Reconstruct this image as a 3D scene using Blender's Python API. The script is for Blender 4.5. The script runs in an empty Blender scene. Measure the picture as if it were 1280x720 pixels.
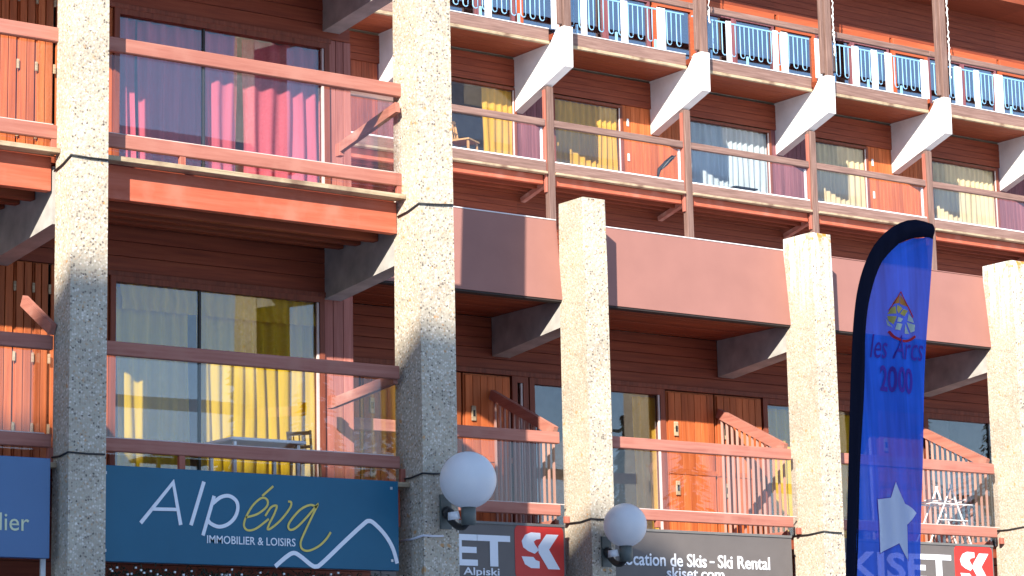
import bpy, bmesh, math, random
from mathutils import Vector, Matrix
random.seed(7)
S = bpy.context.scene
COL = S.collection
R = math.radians

# ---------------------------------------------------------------- camera
EYE = 1.6
F, YAW, PIT, ROLL = 3249.0, R(53.695), R(10.5), R(-1.2204)
_h = Vector((math.cos(YAW), math.sin(YAW), 0))
CD = _h*math.cos(PIT)+Vector((0, 0, math.sin(PIT)))
_r = Vector((_h.y, -_h.x, 0)); _u = _r.cross(CD)
CR = _r*math.cos(ROLL)+_u*math.sin(ROLL)
CU = -_r*math.sin(ROLL)+_u*math.cos(ROLL)
cam = bpy.data.cameras.new('camera'); cam.sensor_width = 36; cam.lens = F/1280*36
cam.clip_start = .1; cam.clip_end = 5000
camo = bpy.data.objects.new('camera', cam); COL.objects.link(camo)
M = Matrix((CR, CU, -CD)).transposed().to_4x4(); M.translation = Vector((0, 0, EYE)); camo.matrix_world = M
S.camera = camo

# ---------------------------------------------------------------- light
SUN_T, SUN_EL = 1.11, R(26.6)
_n = math.hypot(SUN_T, 1); SX, SY = SUN_T/_n, 1/_n          # horizontal travel of the light
w = bpy.data.worlds.new('World'); S.world = w; w.use_nodes = True
nt = w.node_tree; nt.nodes.clear()
sky = nt.nodes.new('ShaderNodeTexSky'); sky.sky_type = 'NISHITA'; sky.sun_disc = False
sky.sun_elevation = SUN_EL; sky.sun_rotation = math.atan2(-SX, -SY)
sky.altitude = 2000; sky.air_density = 1.0; sky.dust_density = .4; sky.ozone_density = 1.5
bg = nt.nodes.new('ShaderNodeBackground'); bg.inputs[1].default_value = .15
wo = nt.nodes.new('ShaderNodeOutputWorld')
nt.links.new(sky.outputs[0], bg.inputs[0]); nt.links.new(bg.outputs[0], wo.inputs[0])
sl = bpy.data.lights.new('sun', 'SUN'); sl.energy = 5.0; sl.angle = R(.53); sl.color = (1, .93, .82)
so = bpy.data.objects.new('sun', sl); COL.objects.link(so)
ld = Vector((SX*math.cos(SUN_EL), SY*math.cos(SUN_EL), -math.sin(SUN_EL)))
so.rotation_euler = ld.to_track_quat('-Z', 'Y').to_euler(); so.location = (-20, -20, 30)
vs = S.view_settings; vs.view_transform = 'Standard'; vs.look = 'None'; vs.exposure = 1.08; vs.gamma = 1; vs.use_curve_mapping = False
S.render.engine = 'CYCLES'
S.cycles.max_bounces = 8; S.cycles.transparent_max_bounces = 16; S.cycles.diffuse_bounces = 3
S.cycles.caustics_reflective = False; S.cycles.caustics_refractive = False

# ---------------------------------------------------------------- pixel -> place
def ray(x, y): return CD+CR*((x-640)/F)-CU*((y-360)/F)
def atY(x, y, Y): v = ray(x, y); v = v*(Y/v.y); return Vector((v.x, v.y, v.z+EYE))
def atX(x, y, X): v = ray(x, y); v = v*(X/v.x); return Vector((v.x, v.y, v.z+EYE))
def XX(x, y, Y): return atY(x, y, Y).x
def ZZ(x, y, Y): return atY(x, y, Y).z

# ---------------------------------------------------------------- materials
MATS = {}
def newmat(name):
    m = bpy.data.materials.new(name); m.use_nodes = True; t = m.node_tree; t.nodes.clear()
    out = t.nodes.new('ShaderNodeOutputMaterial'); MATS[name] = m
    return m, t, out
def N(t, k, **kw):
    n = t.nodes.new('ShaderNode'+k)
    for a, b in kw.items():
        if a in n.bl_rna.properties.keys(): setattr(n, a, b)
        else: n.inputs[a].default_value = b
    return n
def ramp(t, stops):
    n = t.nodes.new('ShaderNodeValToRGB'); e = n.color_ramp.elements
    while len(e) < len(stops): e.new(.5)
    for q, (p, c) in zip(e, stops):
        q.position = p; q.color = (*c, 1) if len(c) == 3 else c
    return n
def rndvec(t, scale):
    tc = N(t, 'TexCoord'); oi = N(t, 'ObjectInfo')
    ml = N(t, 'Math', operation='MULTIPLY'); ml.inputs[1].default_value = 37.0
    t.links.new(oi.outputs['Random'], ml.inputs[0])
    ad = N(t, 'VectorMath', operation='ADD'); t.links.new(tc.outputs['Object'], ad.inputs[0]); t.links.new(ml.outputs[0], ad.inputs[1])
    mp = N(t, 'Mapping'); mp.inputs['Scale'].default_value = scale; t.links.new(ad.outputs[0], mp.inputs[0])
    return mp, oi, tc
def wood(name, dark, mid, light, axis='Z', rough=.6, vary=.35, spec=.3, scale=1.0, fade=None):
    m, t, out = newmat(name)
    st = {'X': (1.3, 26, 26), 'Z': (26, 26, 1.3), 'Y': (26, 1.3, 26)}[axis]
    mp, oi, tc = rndvec(t, tuple(s*scale for s in st))
    n1 = N(t, 'TexNoise', Scale=1.0, Detail=6.0, Roughness=.62); t.links.new(mp.outputs[0], n1.inputs['Vector'])
    r = ramp(t, [(.25, dark), (.5, mid), (.78, light)]); t.links.new(n1.outputs[0], r.inputs[0])
    col = r.outputs[0]
    n2 = N(t, 'TexNoise', Scale=3.5, Detail=4.0); t.links.new(tc.outputs['Object'], n2.inputs['Vector'])
    if fade:
        r2 = ramp(t, [(.5, (0, 0, 0)), (.72, (1, 1, 1))]); t.links.new(n2.outputs[0], r2.inputs[0])
        mx = N(t, 'MixRGB'); t.links.new(r2.outputs[0], mx.inputs[0]); t.links.new(col, mx.inputs[1]); mx.inputs[2].default_value = (*fade, 1); col = mx.outputs[0]
    hs = N(t, 'HueSaturation')
    mr = N(t, 'MapRange'); mr.inputs[3].default_value = 1-vary; mr.inputs[4].default_value = 1+vary
    t.links.new(oi.outputs['Random'], mr.inputs[0]); t.links.new(mr.outputs[0], hs.inputs['Value']); t.links.new(col, hs.inputs['Color'])
    b = N(t, 'BsdfPrincipled', Roughness=rough); b.inputs['Specular IOR Level'].default_value = spec
    t.links.new(hs.outputs[0], b.inputs['Base Color'])
    bp = N(t, 'Bump', Strength=.35, Distance=.004); t.links.new(n1.outputs[0], bp.inputs['Height']); t.links.new(bp.outputs[0], b.inputs['Normal'])
    t.links.new(b.outputs[0], out.inputs[0]); return m
def plain(name, c, rough=.5, spec=.4, metal=0, noise=.12, nscale=6, bump=0.0):
    m, t, out = newmat(name)
    tc = N(t, 'TexCoord'); n = N(t, 'TexNoise', Scale=nscale, Detail=5.0); t.links.new(tc.outputs['Object'], n.inputs['Vector'])
    r = ramp(t, [(.3, tuple(v*(1-noise) for v in c)), (.7, tuple(min(1, v*(1+noise)) for v in c))]); t.links.new(n.outputs[0], r.inputs[0])
    b = N(t, 'BsdfPrincipled', Roughness=rough, Metallic=metal); b.inputs['Specular IOR Level'].default_value = spec
    t.links.new(r.outputs[0], b.inputs['Base Color'])
    if bump:
        bp = N(t, 'Bump', Strength=bump, Distance=.01); t.links.new(n.outputs[0], bp.inputs['Height']); t.links.new(bp.outputs[0], b.inputs['Normal'])
    t.links.new(b.outputs[0], out.inputs[0]); return m
def aggregate(name, streak=0.0, top=7.65):
    m, t, out = newmat(name)
    tc = N(t, 'TexCoord')
    nz = N(t, 'TexNoise', Scale=60.0, Detail=2.0); t.links.new(tc.outputs['Object'], nz.inputs['Vector'])
    mxv = N(t, 'MixRGB'); mxv.inputs[0].default_value = .02; t.links.new(tc.outputs['Object'], mxv.inputs[1]); t.links.new(nz.outputs['Color'], mxv.inputs[2])
    v = N(t, 'TexVoronoi', Scale=45.0); t.links.new(mxv.outputs[0], v.inputs['Vector'])
    sp = N(t, 'SeparateColor'); t.links.new(v.outputs['Color'], sp.inputs[0])
    r = ramp(t, [(0, (.11, .095, .085)), (.10, (.25, .21, .175)), (.24, (.43, .36, .285)), (.46, (.54, .46, .37)), (.58, (.5, .34, .21)), (.66, (.61, .54, .45)), (1, (.79, .74, .67))])
    t.links.new(sp.outputs[0], r.inputs[0])
    rm = ramp(t, [(.30, (0, 0, 0)), (.62, (1, 1, 1))]); 
    ml = N(t, 'Math', operation='MULTIPLY'); ml.inputs[1].default_value = 1.0; t.links.new(v.outputs['Distance'], ml.inputs[0]); t.links.new(ml.outputs[0], rm.inputs[0])
    mx = N(t, 'MixRGB'); t.links.new(rm.outputs[0], mx.inputs[0]); t.links.new(r.outputs[0], mx.inputs[1]); mx.inputs[2].default_value = (.5, .45, .36, 1)
    # large weather tone and small rust spots
    n2 = N(t, 'TexNoise', Scale=2.2, Detail=4.0); t.links.new(tc.outputs['Object'], n2.inputs['Vector'])
    r2 = ramp(t, [(.3, (.84, .82, .8)), (.7, (1.06, 1.04, 1))]); t.links.new(n2.outputs[0], r2.inputs[0])
    m2 = N(t, 'MixRGB', blend_type='MULTIPLY'); m2.inputs[0].default_value = 1; t.links.new(mx.outputs[0], m2.inputs[1]); t.links.new(r2.outputs[0], m2.inputs[2])
    n3 = N(t, 'TexNoise', Scale=13.0, Detail=1.0); t.links.new(tc.outputs['Object'], n3.inputs['Vector'])
    r3 = ramp(t, [(.69, (0, 0, 0)), (.76, (.8, .8, .8))]); t.links.new(n3.outputs[0], r3.inputs[0])
    m3 = N(t, 'MixRGB'); t.links.new(r3.outputs[0], m3.inputs[0]); t.links.new(m2.outputs[0], m3.inputs[1]); m3.inputs[2].default_value = (.55, .27, .09, 1)
    col = m3.outputs[0]
    if streak:                                                # pale lime runs and rust below the pillar head
        sx = N(t, 'SeparateXYZ'); t.links.new(tc.outputs['Object'], sx.inputs[0])
        mr = N(t, 'MapRange'); mr.inputs[1].default_value = top-1.0; mr.inputs[2].default_value = top-.1; t.links.new(sx.outputs[2], mr.inputs[0])
        mp = N(t, 'Mapping'); mp.inputs['Scale'].default_value = (22, 22, 1.6); t.links.new(tc.outputs['Object'], mp.inputs[0])
        n4 = N(t, 'TexNoise', Scale=1.0, Detail=5.0, Roughness=.65); t.links.new(mp.outputs[0], n4.inputs['Vector'])
        r4 = ramp(t, [(.5, (0, 0, 0)), (.62, (1, 1, 1))]); t.links.new(n4.outputs[0], r4.inputs[0])
        mu = N(t, 'Math', operation='MULTIPLY'); t.links.new(r4.outputs[0], mu.inputs[0]); t.links.new(mr.outputs[0], mu.inputs[1])
        m5 = N(t, 'MixRGB'); m5.inputs[2].default_value = (.82, .82, .82, 1); t.links.new(mu.outputs[0], m5.inputs[0]); t.links.new(col, m5.inputs[1])
        mr2 = N(t, 'MapRange'); mr2.inputs[1].default_value = top-.35; mr2.inputs[2].default_value = top-.02; t.links.new(sx.outputs[2], mr2.inputs[0])
        n5 = N(t, 'TexNoise', Scale=9.0, Detail=2.0); t.links.new(tc.outputs['Object'], n5.inputs['Vector'])
        r5 = ramp(t, [(.58, (0, 0, 0)), (.68, (1, 1, 1))]); t.links.new(n5.outputs[0], r5.inputs[0])
        mu2 = N(t, 'Math', operation='MULTIPLY'); t.links.new(r5.outputs[0], mu2.inputs[0]); t.links.new(mr2.outputs[0], mu2.inputs[1])
        m6 = N(t, 'MixRGB'); m6.inputs[2].default_value = (.62, .27, .06, 1); t.links.new(mu2.outputs[0], m6.inputs[0]); t.links.new(m5.outputs[0], m6.inputs[1]); col = m6.outputs[0]
    b = N(t, 'BsdfPrincipled', Roughness=.85); b.inputs['Specular IOR Level'].default_value = .2
    t.links.new(col, b.inputs['Base Color'])
    iv = N(t, 'Math', operation='SUBTRACT'); iv.inputs[0].default_value = 1; t.links.new(v.outputs['Distance'], iv.inputs[1])
    bp = N(t, 'Bump', Strength=.4, Distance=.009); t.links.new(iv.outputs[0], bp.inputs['Height']); t.links.new(bp.outputs[0], b.inputs['Normal'])
    t.links.new(b.outputs[0], out.inputs[0]); return m
def glass(name, tint=(.93, .95, 1), refl=.1, grow=1.6, rough=.0, wob=.0):
    m, t, out = newmat(name)
    tr = N(t, 'BsdfTransparent'); tr.inputs[0].default_value = (*tint, 1)
    gl = N(t, 'BsdfGlossy', Roughness=rough); gl.inputs[0].default_value = (1, 1, 1, 1)
    lw = N(t, 'LayerWeight', Blend=.5)                       # 1-|cos|: same from both faces of the pane
    pw = N(t, 'Math', operation='POWER'); pw.inputs[1].default_value = 3.5; t.links.new(lw.outputs['Facing'], pw.inputs[0])
    ma = N(t, 'Math', operation='MULTIPLY_ADD', use_clamp=True); ma.inputs[1].default_value = grow; ma.inputs[2].default_value = refl
    t.links.new(pw.outputs[0], ma.inputs[0])
    if wob:
        tc = N(t, 'TexCoord'); n = N(t, 'TexNoise', Scale=1.4, Detail=1.0); t.links.new(tc.outputs['Object'], n.inputs['Vector'])
        bp = N(t, 'Bump', Strength=wob, Distance=.02); t.links.new(n.outputs[0], bp.inputs['Height']); t.links.new(bp.outputs[0], gl.inputs['Normal'])
    mx = N(t, 'MixShader'); t.links.new(ma.outputs[0], mx.inputs[0]); t.links.new(tr.outputs[0], mx.inputs[1]); t.links.new(gl.outputs[0], mx.inputs[2])
    t.links.new(mx.outputs[0], out.inputs[0]); return m
def cloth(name, c, trans=.35, see=0.0, var=.15):
    m, t, out = newmat(name)
    tc = N(t, 'TexCoord'); mp = N(t, 'Mapping'); mp.inputs['Scale'].default_value = (14, 14, 1.0); t.links.new(tc.outputs['Object'], mp.inputs[0])
    n = N(t, 'TexNoise', Scale=1.0, Detail=3.0); t.links.new(mp.outputs[0], n.inputs['Vector'])
    r = ramp(t, [(.3, tuple(v*(1-var) for v in c)), (.7, tuple(min(1, v*(1+var)) for v in c))]); t.links.new(n.outputs[0], r.inputs[0])
    d = N(t, 'BsdfDiffuse'); tl = N(t, 'BsdfTranslucent'); t.links.new(r.outputs[0], d.inputs[0]); t.links.new(r.outputs[0], tl.inputs[0])
    mx = N(t, 'MixShader'); mx.inputs[0].default_value = trans; t.links.new(d.outputs[0], mx.inputs[1]); t.links.new(tl.outputs[0], mx.inputs[2]); o = mx.outputs[0]
    if see:
        tp = N(t, 'BsdfTransparent'); tp.inputs[0].default_value = (.55, .6, 1, 1)
        m2 = N(t, 'MixShader'); m2.inputs[0].default_value = see; t.links.new(o, m2.inputs[1]); t.links.new(tp.outputs[0], m2.inputs[2]); o = m2.outputs[0]
    t.links.new(o, out.inputs[0]); return m

# stained boards (v: upright grain, h: lengthwise grain)
wood('wall_v', (.16, .035, .018), (.30, .065, .028), (.40, .10, .045), 'Z', vary=.22)
wood('wall_h', (.15, .03, .015), (.24, .05, .022), (.32, .08, .034), 'X', vary=.10)
wood('wall_y', (.17, .038, .017), (.27, .062, .026), (.35, .095, .04), 'X', vary=.14)
wood('rail', (.30, .10, .072), (.39, .15, .11), (.45, .2, .15), 'X', vary=.06, rough=.7, fade=(.41, .175, .13))
wood('rail_y', (.32, .11, .08), (.42, .165, .12), (.5, .22, .165), 'Y', vary=.06, rough=.7, fade=(.52, .3, .24))
wood('slat', (.4, .2, .15), (.5, .28, .22), (.56, .36, .29), 'Z', vary=.12, rough=.7)
wood('rail_z', (.28, .08, .05), (.40, .13, .09), (.48, .19, .14), 'Z', vary=.12, rough=.7)
wood('beam_red', (.38, .08, .04), (.48, .115, .06), (.54, .16, .10), 'X', vary=.05, rough=.7, fade=(.52, .16, .10))
wood('grey_x', (.13, .075, .058), (.225, .13, .105), (.32, .21, .17), 'X', vary=.08, rough=.8, scale=1.3)
wood('grey_z', (.11, .064, .05), (.185, .107, .085), (.28, .18, .145), 'Z', vary=.08, rough=.8, scale=1.3)
wood('edge_x', (.26, .19, .12), (.42, .32, .2), (.55, .45, .32), 'X', vary=.05, rough=.85, scale=2, fade=(.2, .12, .08))
wood('door_v', (.30, .065, .018), (.48, .115, .03), (.58, .17, .055), 'Z', vary=.2)
wood('faded_v', (.28, .085, .065), (.40, .14, .105), (.5, .2, .155), 'Z', vary=.12, rough=.7)
wood('frame_v', (.13, .035, .02), (.21, .055, .03), (.28, .08, .045), 'Z', vary=.1)
wood('orange', (.32, .065, .025), (.43, .095, .036), (.5, .13, .055), 'X', vary=.08)
wood('purple_v', (.14, .05, .06), (.21, .075, .085), (.28, .11, .12), 'Z', vary=.16)
plain('frame_light', (.62, .5, .46), .5)
plain('white_paint', (.8, .8, .79), .5, noise=.05)
plain('dark', (.03, .022, .02), .8)
plain('concrete', (.44, .415, .38), .9, .2, noise=.22, nscale=5, bump=.2)
plain('white_concrete', (.80, .78, .75), .85, .2, noise=.05, nscale=5, bump=.08)
plain('fascia', (.31, .145, .118), .5, .25, noise=.05, nscale=3)
plain('flashing', (.75, .74, .74), .5, noise=.05)
plain('snow', (.82, .84, .88), .8, .2, noise=.04)
plain('room', (.42, .36, .3), .9)
plain('blue_metal', (.24, .46, .66), .4, .5, noise=.05)
plain('sign_blue', (.010, .11, .19), .35, .3, noise=.06, nscale=2)
plain('sign_blue2', (.05, .14, .30), .3, .5, noise=.05, nscale=2)
plain('sign_grey', (.135, .115, .105), .5, .4, noise=.05)
plain('sign_edge', (.16, .15, .14), .5, .4)
plain('ink_white', (.82, .82, .84), .5, noise=.02)
plain('ink_yellow', (.74, .56, .12), .5, noise=.02)
plain('ink_pale', (.66, .68, .45), .5, noise=.02)
plain('ink_red', (.62, .035, .025), .4, .4, noise=.04)
plain('black', (.012, .012, .014), .6)
plain('cable', (.025, .024, .024), .6)
plain('lamp_metal', (.10, .115, .105), .5, .5)
plain('lamp_dark', (.02, .02, .02), .5, .5)
plain('rope_light', (.75, .75, .8), .5)
plain('chair_wood', (.5, .28, .11), .5)
plain('steel', (.55, .55, .56), .35, .5, metal=.6)
plain('white_wire', (.82, .82, .8), .4)
plain('ground', (.58, .59, .62), .9, .2, noise=.08, nscale=.3, bump=.3)
plain('plaster', (.4, .36, .3), .9)
plain('roofing', (.12, .1, .09), .8)
plain('bark', (.07, .05, .035), .9)
plain('needles', (.035, .06, .03), .8, noise=.5, nscale=3)
plain('bulb', (.8, .8, .75), .4)
plain('leaf', (.02, .035, .02), .7, noise=.5)
aggregate('aggregate')
aggregate('aggregate_streaked', 1.0)
glass('window_glass', (.95, .96, .98), .075, .6, wob=.15)
glass('window_glass_top', (.6, .65, .75), .3, .8, wob=.15)
glass('window_glass_far', (.97, .97, .98), .025, .4, wob=.1)
glass('rail_glass', (.97, .97, .98), .035, .8)
cloth('curtain_pink', (.86, .17, .20), .35)
cloth('curtain_yellow', (.88, .58, .03), .4)
cloth('curtain_orange', (.80, .46, .07), .35)
cloth('curtain_cream', (.9, .73, .4), .35)
cloth('curtain_teal', (.66, .77, .77), .4, var=.15)
cloth('flag_blue', (.035, .16, .80), .4, see=.09, var=.3)
cloth('flag_white', (.85, .87, .95), .3, var=.05)
cloth('flag_black', (.012, .013, .026), .05)
cloth('flag_ink', (.10, .06, .42), .3)
cloth('flag_red', (.55, .04, .05), .3)
cloth('flag_orange', (.6, .25, .06), .3)
cloth('flag_yellow', (.62, .5, .12), .3)
cloth('flag_pale', (.6, .66, .5), .3)
def globe_mat():
    m, t, out = newmat('globe')
    tc = N(t, 'TexCoord'); n = N(t, 'TexNoise', Scale=5.0, Detail=4.0); t.links.new(tc.outputs['Object'], n.inputs['Vector'])
    r = ramp(t, [(.3, (.86, .87, .88)), (.7, (.92, .92, .92))]); t.links.new(n.outputs[0], r.inputs[0])
    b = N(t, 'BsdfPrincipled', Roughness=.3); t.links.new(r.outputs[0], b.inputs['Base Color'])
    tl = N(t, 'BsdfTranslucent'); t.links.new(r.outputs[0], tl.inputs[0]); mx = N(t, 'MixShader'); mx.inputs[0].default_value = .35
    t.links.new(b.outputs[0], mx.inputs[1]); t.links.new(tl.outputs[0], mx.inputs[2]); t.links.new(mx.outputs[0], out.inputs[0])
globe_mat()
def hill_mat():
    m, t, out = newmat('hill')
    tc = N(t, 'TexCoord'); n = N(t, 'TexNoise', Scale=.03, Detail=8.0, Roughness=.6); t.links.new(tc.outputs['Object'], n.inputs['Vector'])
    r = ramp(t, [(.42, (.05, .06, .06)), (.5, (.2, .2, .2)), (.56, (.72, .75, .8))]); t.links.new(n.outputs[0], r.inputs[0])
    b = N(t, 'BsdfPrincipled', Roughness=.9); t.links.new(r.outputs[0], b.inputs['Base Color']); t.links.new(b.outputs[0], out.inputs[0])
hill_mat()

# ---------------------------------------------------------------- building blocks
WL = {}
def wloc(p): return WL[p.name] if p else Vector((0, 0, 0))
def link(name, mesh, loc, parent=None, kind=None, label=None, cat=None, group=None):
    o = bpy.data.objects.new(name, mesh); COL.objects.link(o)
    loc = Vector(loc); WL[o.name] = loc
    if parent: o.parent = parent; o.location = loc-wloc(parent)
    else: o.location = loc
    if kind: o['kind'] = kind
    if label: o['label'] = label
    if cat: o['category'] = cat
    if group: o['group'] = group
    return o
def emp(name, loc, label, cat, group=None):
    o = link(name, None, loc, None, None, label, cat, group); o.empty_display_size = .2; return o
def mesh_from(verts, faces, mat, smooth=False, origin=None):
    vs_ = [Vector(v) for v in verts]
    if origin is None:
        xs = [v.x for v in vs_]; ys = [v.y for v in vs_]; zs = [v.z for v in vs_]
        origin = Vector(((min(xs)+max(xs))/2, (min(ys)+max(ys))/2, min(zs)))
    me = bpy.data.meshes.new('m'); me.from_pydata([v-origin for v in vs_], [], faces)
    bm = bmesh.new(); bm.from_mesh(me); bmesh.ops.recalc_face_normals(bm, faces=bm.faces[:]); bm.to_mesh(me); bm.free()
    me.materials.append(MATS[mat])
    if smooth:
        for p in me.polygons: p.use_smooth = True
    return me, origin
def geo(name, verts, faces, mat, parent=None, smooth=False, **kw):
    me, o = mesh_from(verts, faces, mat, smooth)
    return link(name, me, o, parent, **kw)
BOXC = {}
def boxmesh(dx, dy, dz, mat, bev=.004):
    k = (round(dx, 4), round(dy, 4), round(dz, 4), mat, bev)
    if k in BOXC: return BOXC[k]
    bm = bmesh.new(); bmesh.ops.create_cube(bm, size=1)
    for v in bm.verts: v.co = Vector((v.co.x*dx, v.co.y*dy, (v.co.z+.5)*dz))
    if bev and min(dx, dy, dz) > bev*3: bmesh.ops.bevel(bm, geom=bm.edges[:], offset=bev, segments=1, affect='EDGES')
    me = bpy.data.meshes.new('box'); bm.to_mesh(me); bm.free(); me.materials.append(MATS[mat]); BOXC[k] = me; return me
def box(name, x0, x1, y0, y1, z0, z1, mat, parent=None, bev=.004, **kw):
    return link(name, boxmesh(x1-x0, y1-y0, z1-z0, mat, bev), ((x0+x1)/2, (y0+y1)/2, z0), parent, **kw)
def boxes_geo(lst):
    V, Fc = [], []
    for x0, x1, y0, y1, z0, z1 in lst:
        b = len(V)
        V += [(x0, y0, z0), (x1, y0, z0), (x1, y1, z0), (x0, y1, z0), (x0, y0, z1), (x1, y0, z1), (x1, y1, z1), (x0, y1, z1)]
        Fc += [tuple(b+i for i in f) for f in ((0, 3, 2, 1), (4, 5, 6, 7), (0, 1, 5, 4), (1, 2, 6, 5), (2, 3, 7, 6), (3, 0, 4, 7))]
    return V, Fc
def multi(name, lst, mat, parent=None, **kw):
    V, Fc = boxes_geo(lst); return geo(name, V, Fc, mat, parent, **kw)
def prism_yz(name, prof, x0, x1, mat, parent=None, **kw):
    n = len(prof); V = [(x0, y, z) for y, z in prof]+[(x1, y, z) for y, z in prof]
    Fc = [tuple(range(n)), tuple(range(2*n-1, n-1, -1))]+[(i, (i+1) % n, n+(i+1) % n, n+i) for i in range(n)]
    return geo(name, V, Fc, mat, parent, **kw)
def bar(p, q, wdt, hgt, upv=(0, 0, 1)):
    p, q = Vector(p), Vector(q); d = (q-p).normalized(); upv = (1, 0, 0) if abs(d.dot(Vector(upv).normalized())) > .99 else upv; s = d.cross(Vector(upv)).normalized(); u = s.cross(d)
    V = []
    for e in (p, q):
        for a, b in ((-1, -1), (1, -1), (1, 1), (-1, 1)): V.append(e+s*a*wdt/2+u*b*hgt/2)
    return V, [(0, 1, 2, 3), (7, 6, 5, 4), (0, 4, 5, 1), (1, 5, 6, 2), (2, 6, 7, 3), (3, 7, 4, 0)]
def barobj(name, p, q, wdt, hgt, mat, parent=None, **kw):
    V, Fc = bar(p, q, wdt, hgt); return geo(name, V, Fc, mat, parent, **kw)
def tube(pts, r, n=7, closed=False):
    pts = [Vector(p) for p in pts]; V, Fc = [], []
    m = len(pts)
    for i, p in enumerate(pts):
        a = pts[(i-1) % m] if (closed or i > 0) else p; b = pts[(i+1) % m] if (closed or i < m-1) else p
        d = (b-a).normalized(); ref = Vector((0, 0, 1)) if abs(d.z) < .9 else Vector((1, 0, 0))
        s = d.cross(ref).normalized(); u = s.cross(d)
        rr = r[i] if isinstance(r, (list, tuple)) else r
        for k in range(n):
            an = 2*math.pi*k/n; V.append(p+s*math.cos(an)*rr+u*math.sin(an)*rr)
    for i in range(m if closed else m-1):
        for k in range(n):
            j = (i+1) % m; Fc.append((i*n+k, i*n+(k+1) % n, j*n+(k+1) % n, j*n+k))
    if not closed: Fc += [tuple(range(n-1, -1, -1)), tuple(range((m-1)*n, m*n))]
    return V, Fc
def join(parts):
    V, Fc = [], []
    for v, f in parts:
        b = len(V); V += list(v); Fc += [tuple(b+i for i in q) for q in f]
    return V, Fc
def planks(name, parent, x0, x1, z0, z1, y, d, pitch, mat, gap=.004, th=.02, obj=True):
    """boards in front of plane y; each one its own object, or one joined mesh"""
    L = []
    if d == 'v':
        n = max(1, round((x1-x0)/pitch)); p = (x1-x0)/n
        L = [(x0+i*p+gap/2, x0+(i+1)*p-gap/2, z0, z1) for i in range(n)]
    else:
        n = max(1, round((z1-z0)/pitch)); p = (z1-z0)/n
        L = [(x0, x1, z0+i*p+gap/2, z0+(i+1)*p-gap/2) for i in range(n)]
    if obj:
        for k, (a, b, c, e) in enumerate(L):
            off = (k*7 % 5)*.0009
            box(name, a, b, y-th-off, y-off, c, e, mat, parent, .003)
    else:
        multi(name+'s', [(a, b, y-th-(k*7 % 5)*.0009, y, c, e) for k, (a, b, c, e) in enumerate(L)], mat, parent, kind='stuff')
def soffit(name, parent, x0, x1, y0, y1, z, pitch, mat, obj=True, gap=.008, th=.02):
    n = max(1, round((y1-y0)/pitch)); p = (y1-y0)/n
    L = [(x0, x1, y0+i*p+gap/2, y0+(i+1)*p-gap/2, z+(i % 3)*.0012, z+th) for i in range(n)]
    if obj:
        for a, b, c, d, e, f in L: box(name, a, b, c, d, e, f, mat, parent, .003)
    else: multi(name+'s', L, mat, parent, kind='stuff')
def window(parent, x0, x1, z0, z1, y, fr=.07, mat='frame_v', mull=(), depth=.07, inner='frame_light', gl='window_glass'):
    """frame in front of plane y; panes a little back; thin light inner edge"""
    f = multi('window', [(x0, x0+fr, y-.035, y+depth, z0, z1), (x1-fr, x1, y-.035, y+depth, z0, z1),
                         (x0+fr, x1-fr, y-.034, y+depth, z1-fr, z1), (x0+fr, x1-fr, y-.034, y+depth, z0, z0+fr)], mat, parent)
    xs = [x0+fr]+list(mull)+[x1-fr]
    for m in mull: box('mullion', m-.013, m+.013, y-.002, y+.04, z0+fr, z1-fr, 'lamp_dark', f, .003)
    for a, b in zip(xs[:-1], xs[1:]):
        a2 = a+(.013 if a in mull else 0); b2 = b-(.013 if b in mull else 0)
        box('pane', a2+.001, b2-.001, y+.012, y+.018, z0+fr, z1-fr, gl, f, 0)
    if inner:
        box('frame_edge', x1-fr-.028, x1-fr-.002, y-.022, y+.004, z0+fr+.002, z1-fr-.002, inner, f, .002)
    return f
def room(parent, x0, x1, y0, y1, z0, z1):
    t = .06
    multi('room_shell', [(x0-t, x0, y0, y1+t, z0-t, z1+t), (x1, x1+t, y0, y1+t, z0-t, z1+t), (x0, x1, y1, y1+t, z0-t, z1+t),
                         (x0, x1, y0, y1, z0-t, z0), (x0, x1, y0, y1, z1, z1+t)], 'room', parent)
def curtain(x0, x1, z0, z1, y, mat, label, pleat=.13, amp=.035, name='curtain', group=None):
    nx = max(8, int((x1-x0)/pleat*8)); nz = 8; V, Fc = [], []; rs = random.Random(hash(label) % 1000)
    ph = [rs.uniform(0, 6) for _ in range(4)]
    for j in range(nz+1):
        tz = j/nz
        for i in range(nx+1):
            s = i/nx*(x1-x0)
            a = amp*(1+.3*math.sin(s*3+ph[0]))*(1-.35*tz)
            yy = y+a*math.sin(2*math.pi*s/pleat+.9*math.sin(s*5+ph[1])+.25*math.sin(tz*4+ph[2]))
            V.append((x0+s+.012*math.sin(tz*5+s*9), yy, z0+(z1-z0)*tz))
    for j in range(nz):
        for i in range(nx):
            a = j*(nx+1)+i; Fc.append((a, a+1, a+nx+2, a+nx+1))
    return geo(name, V, Fc, mat, None, True, label=label, cat='curtain', group=group)
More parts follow.
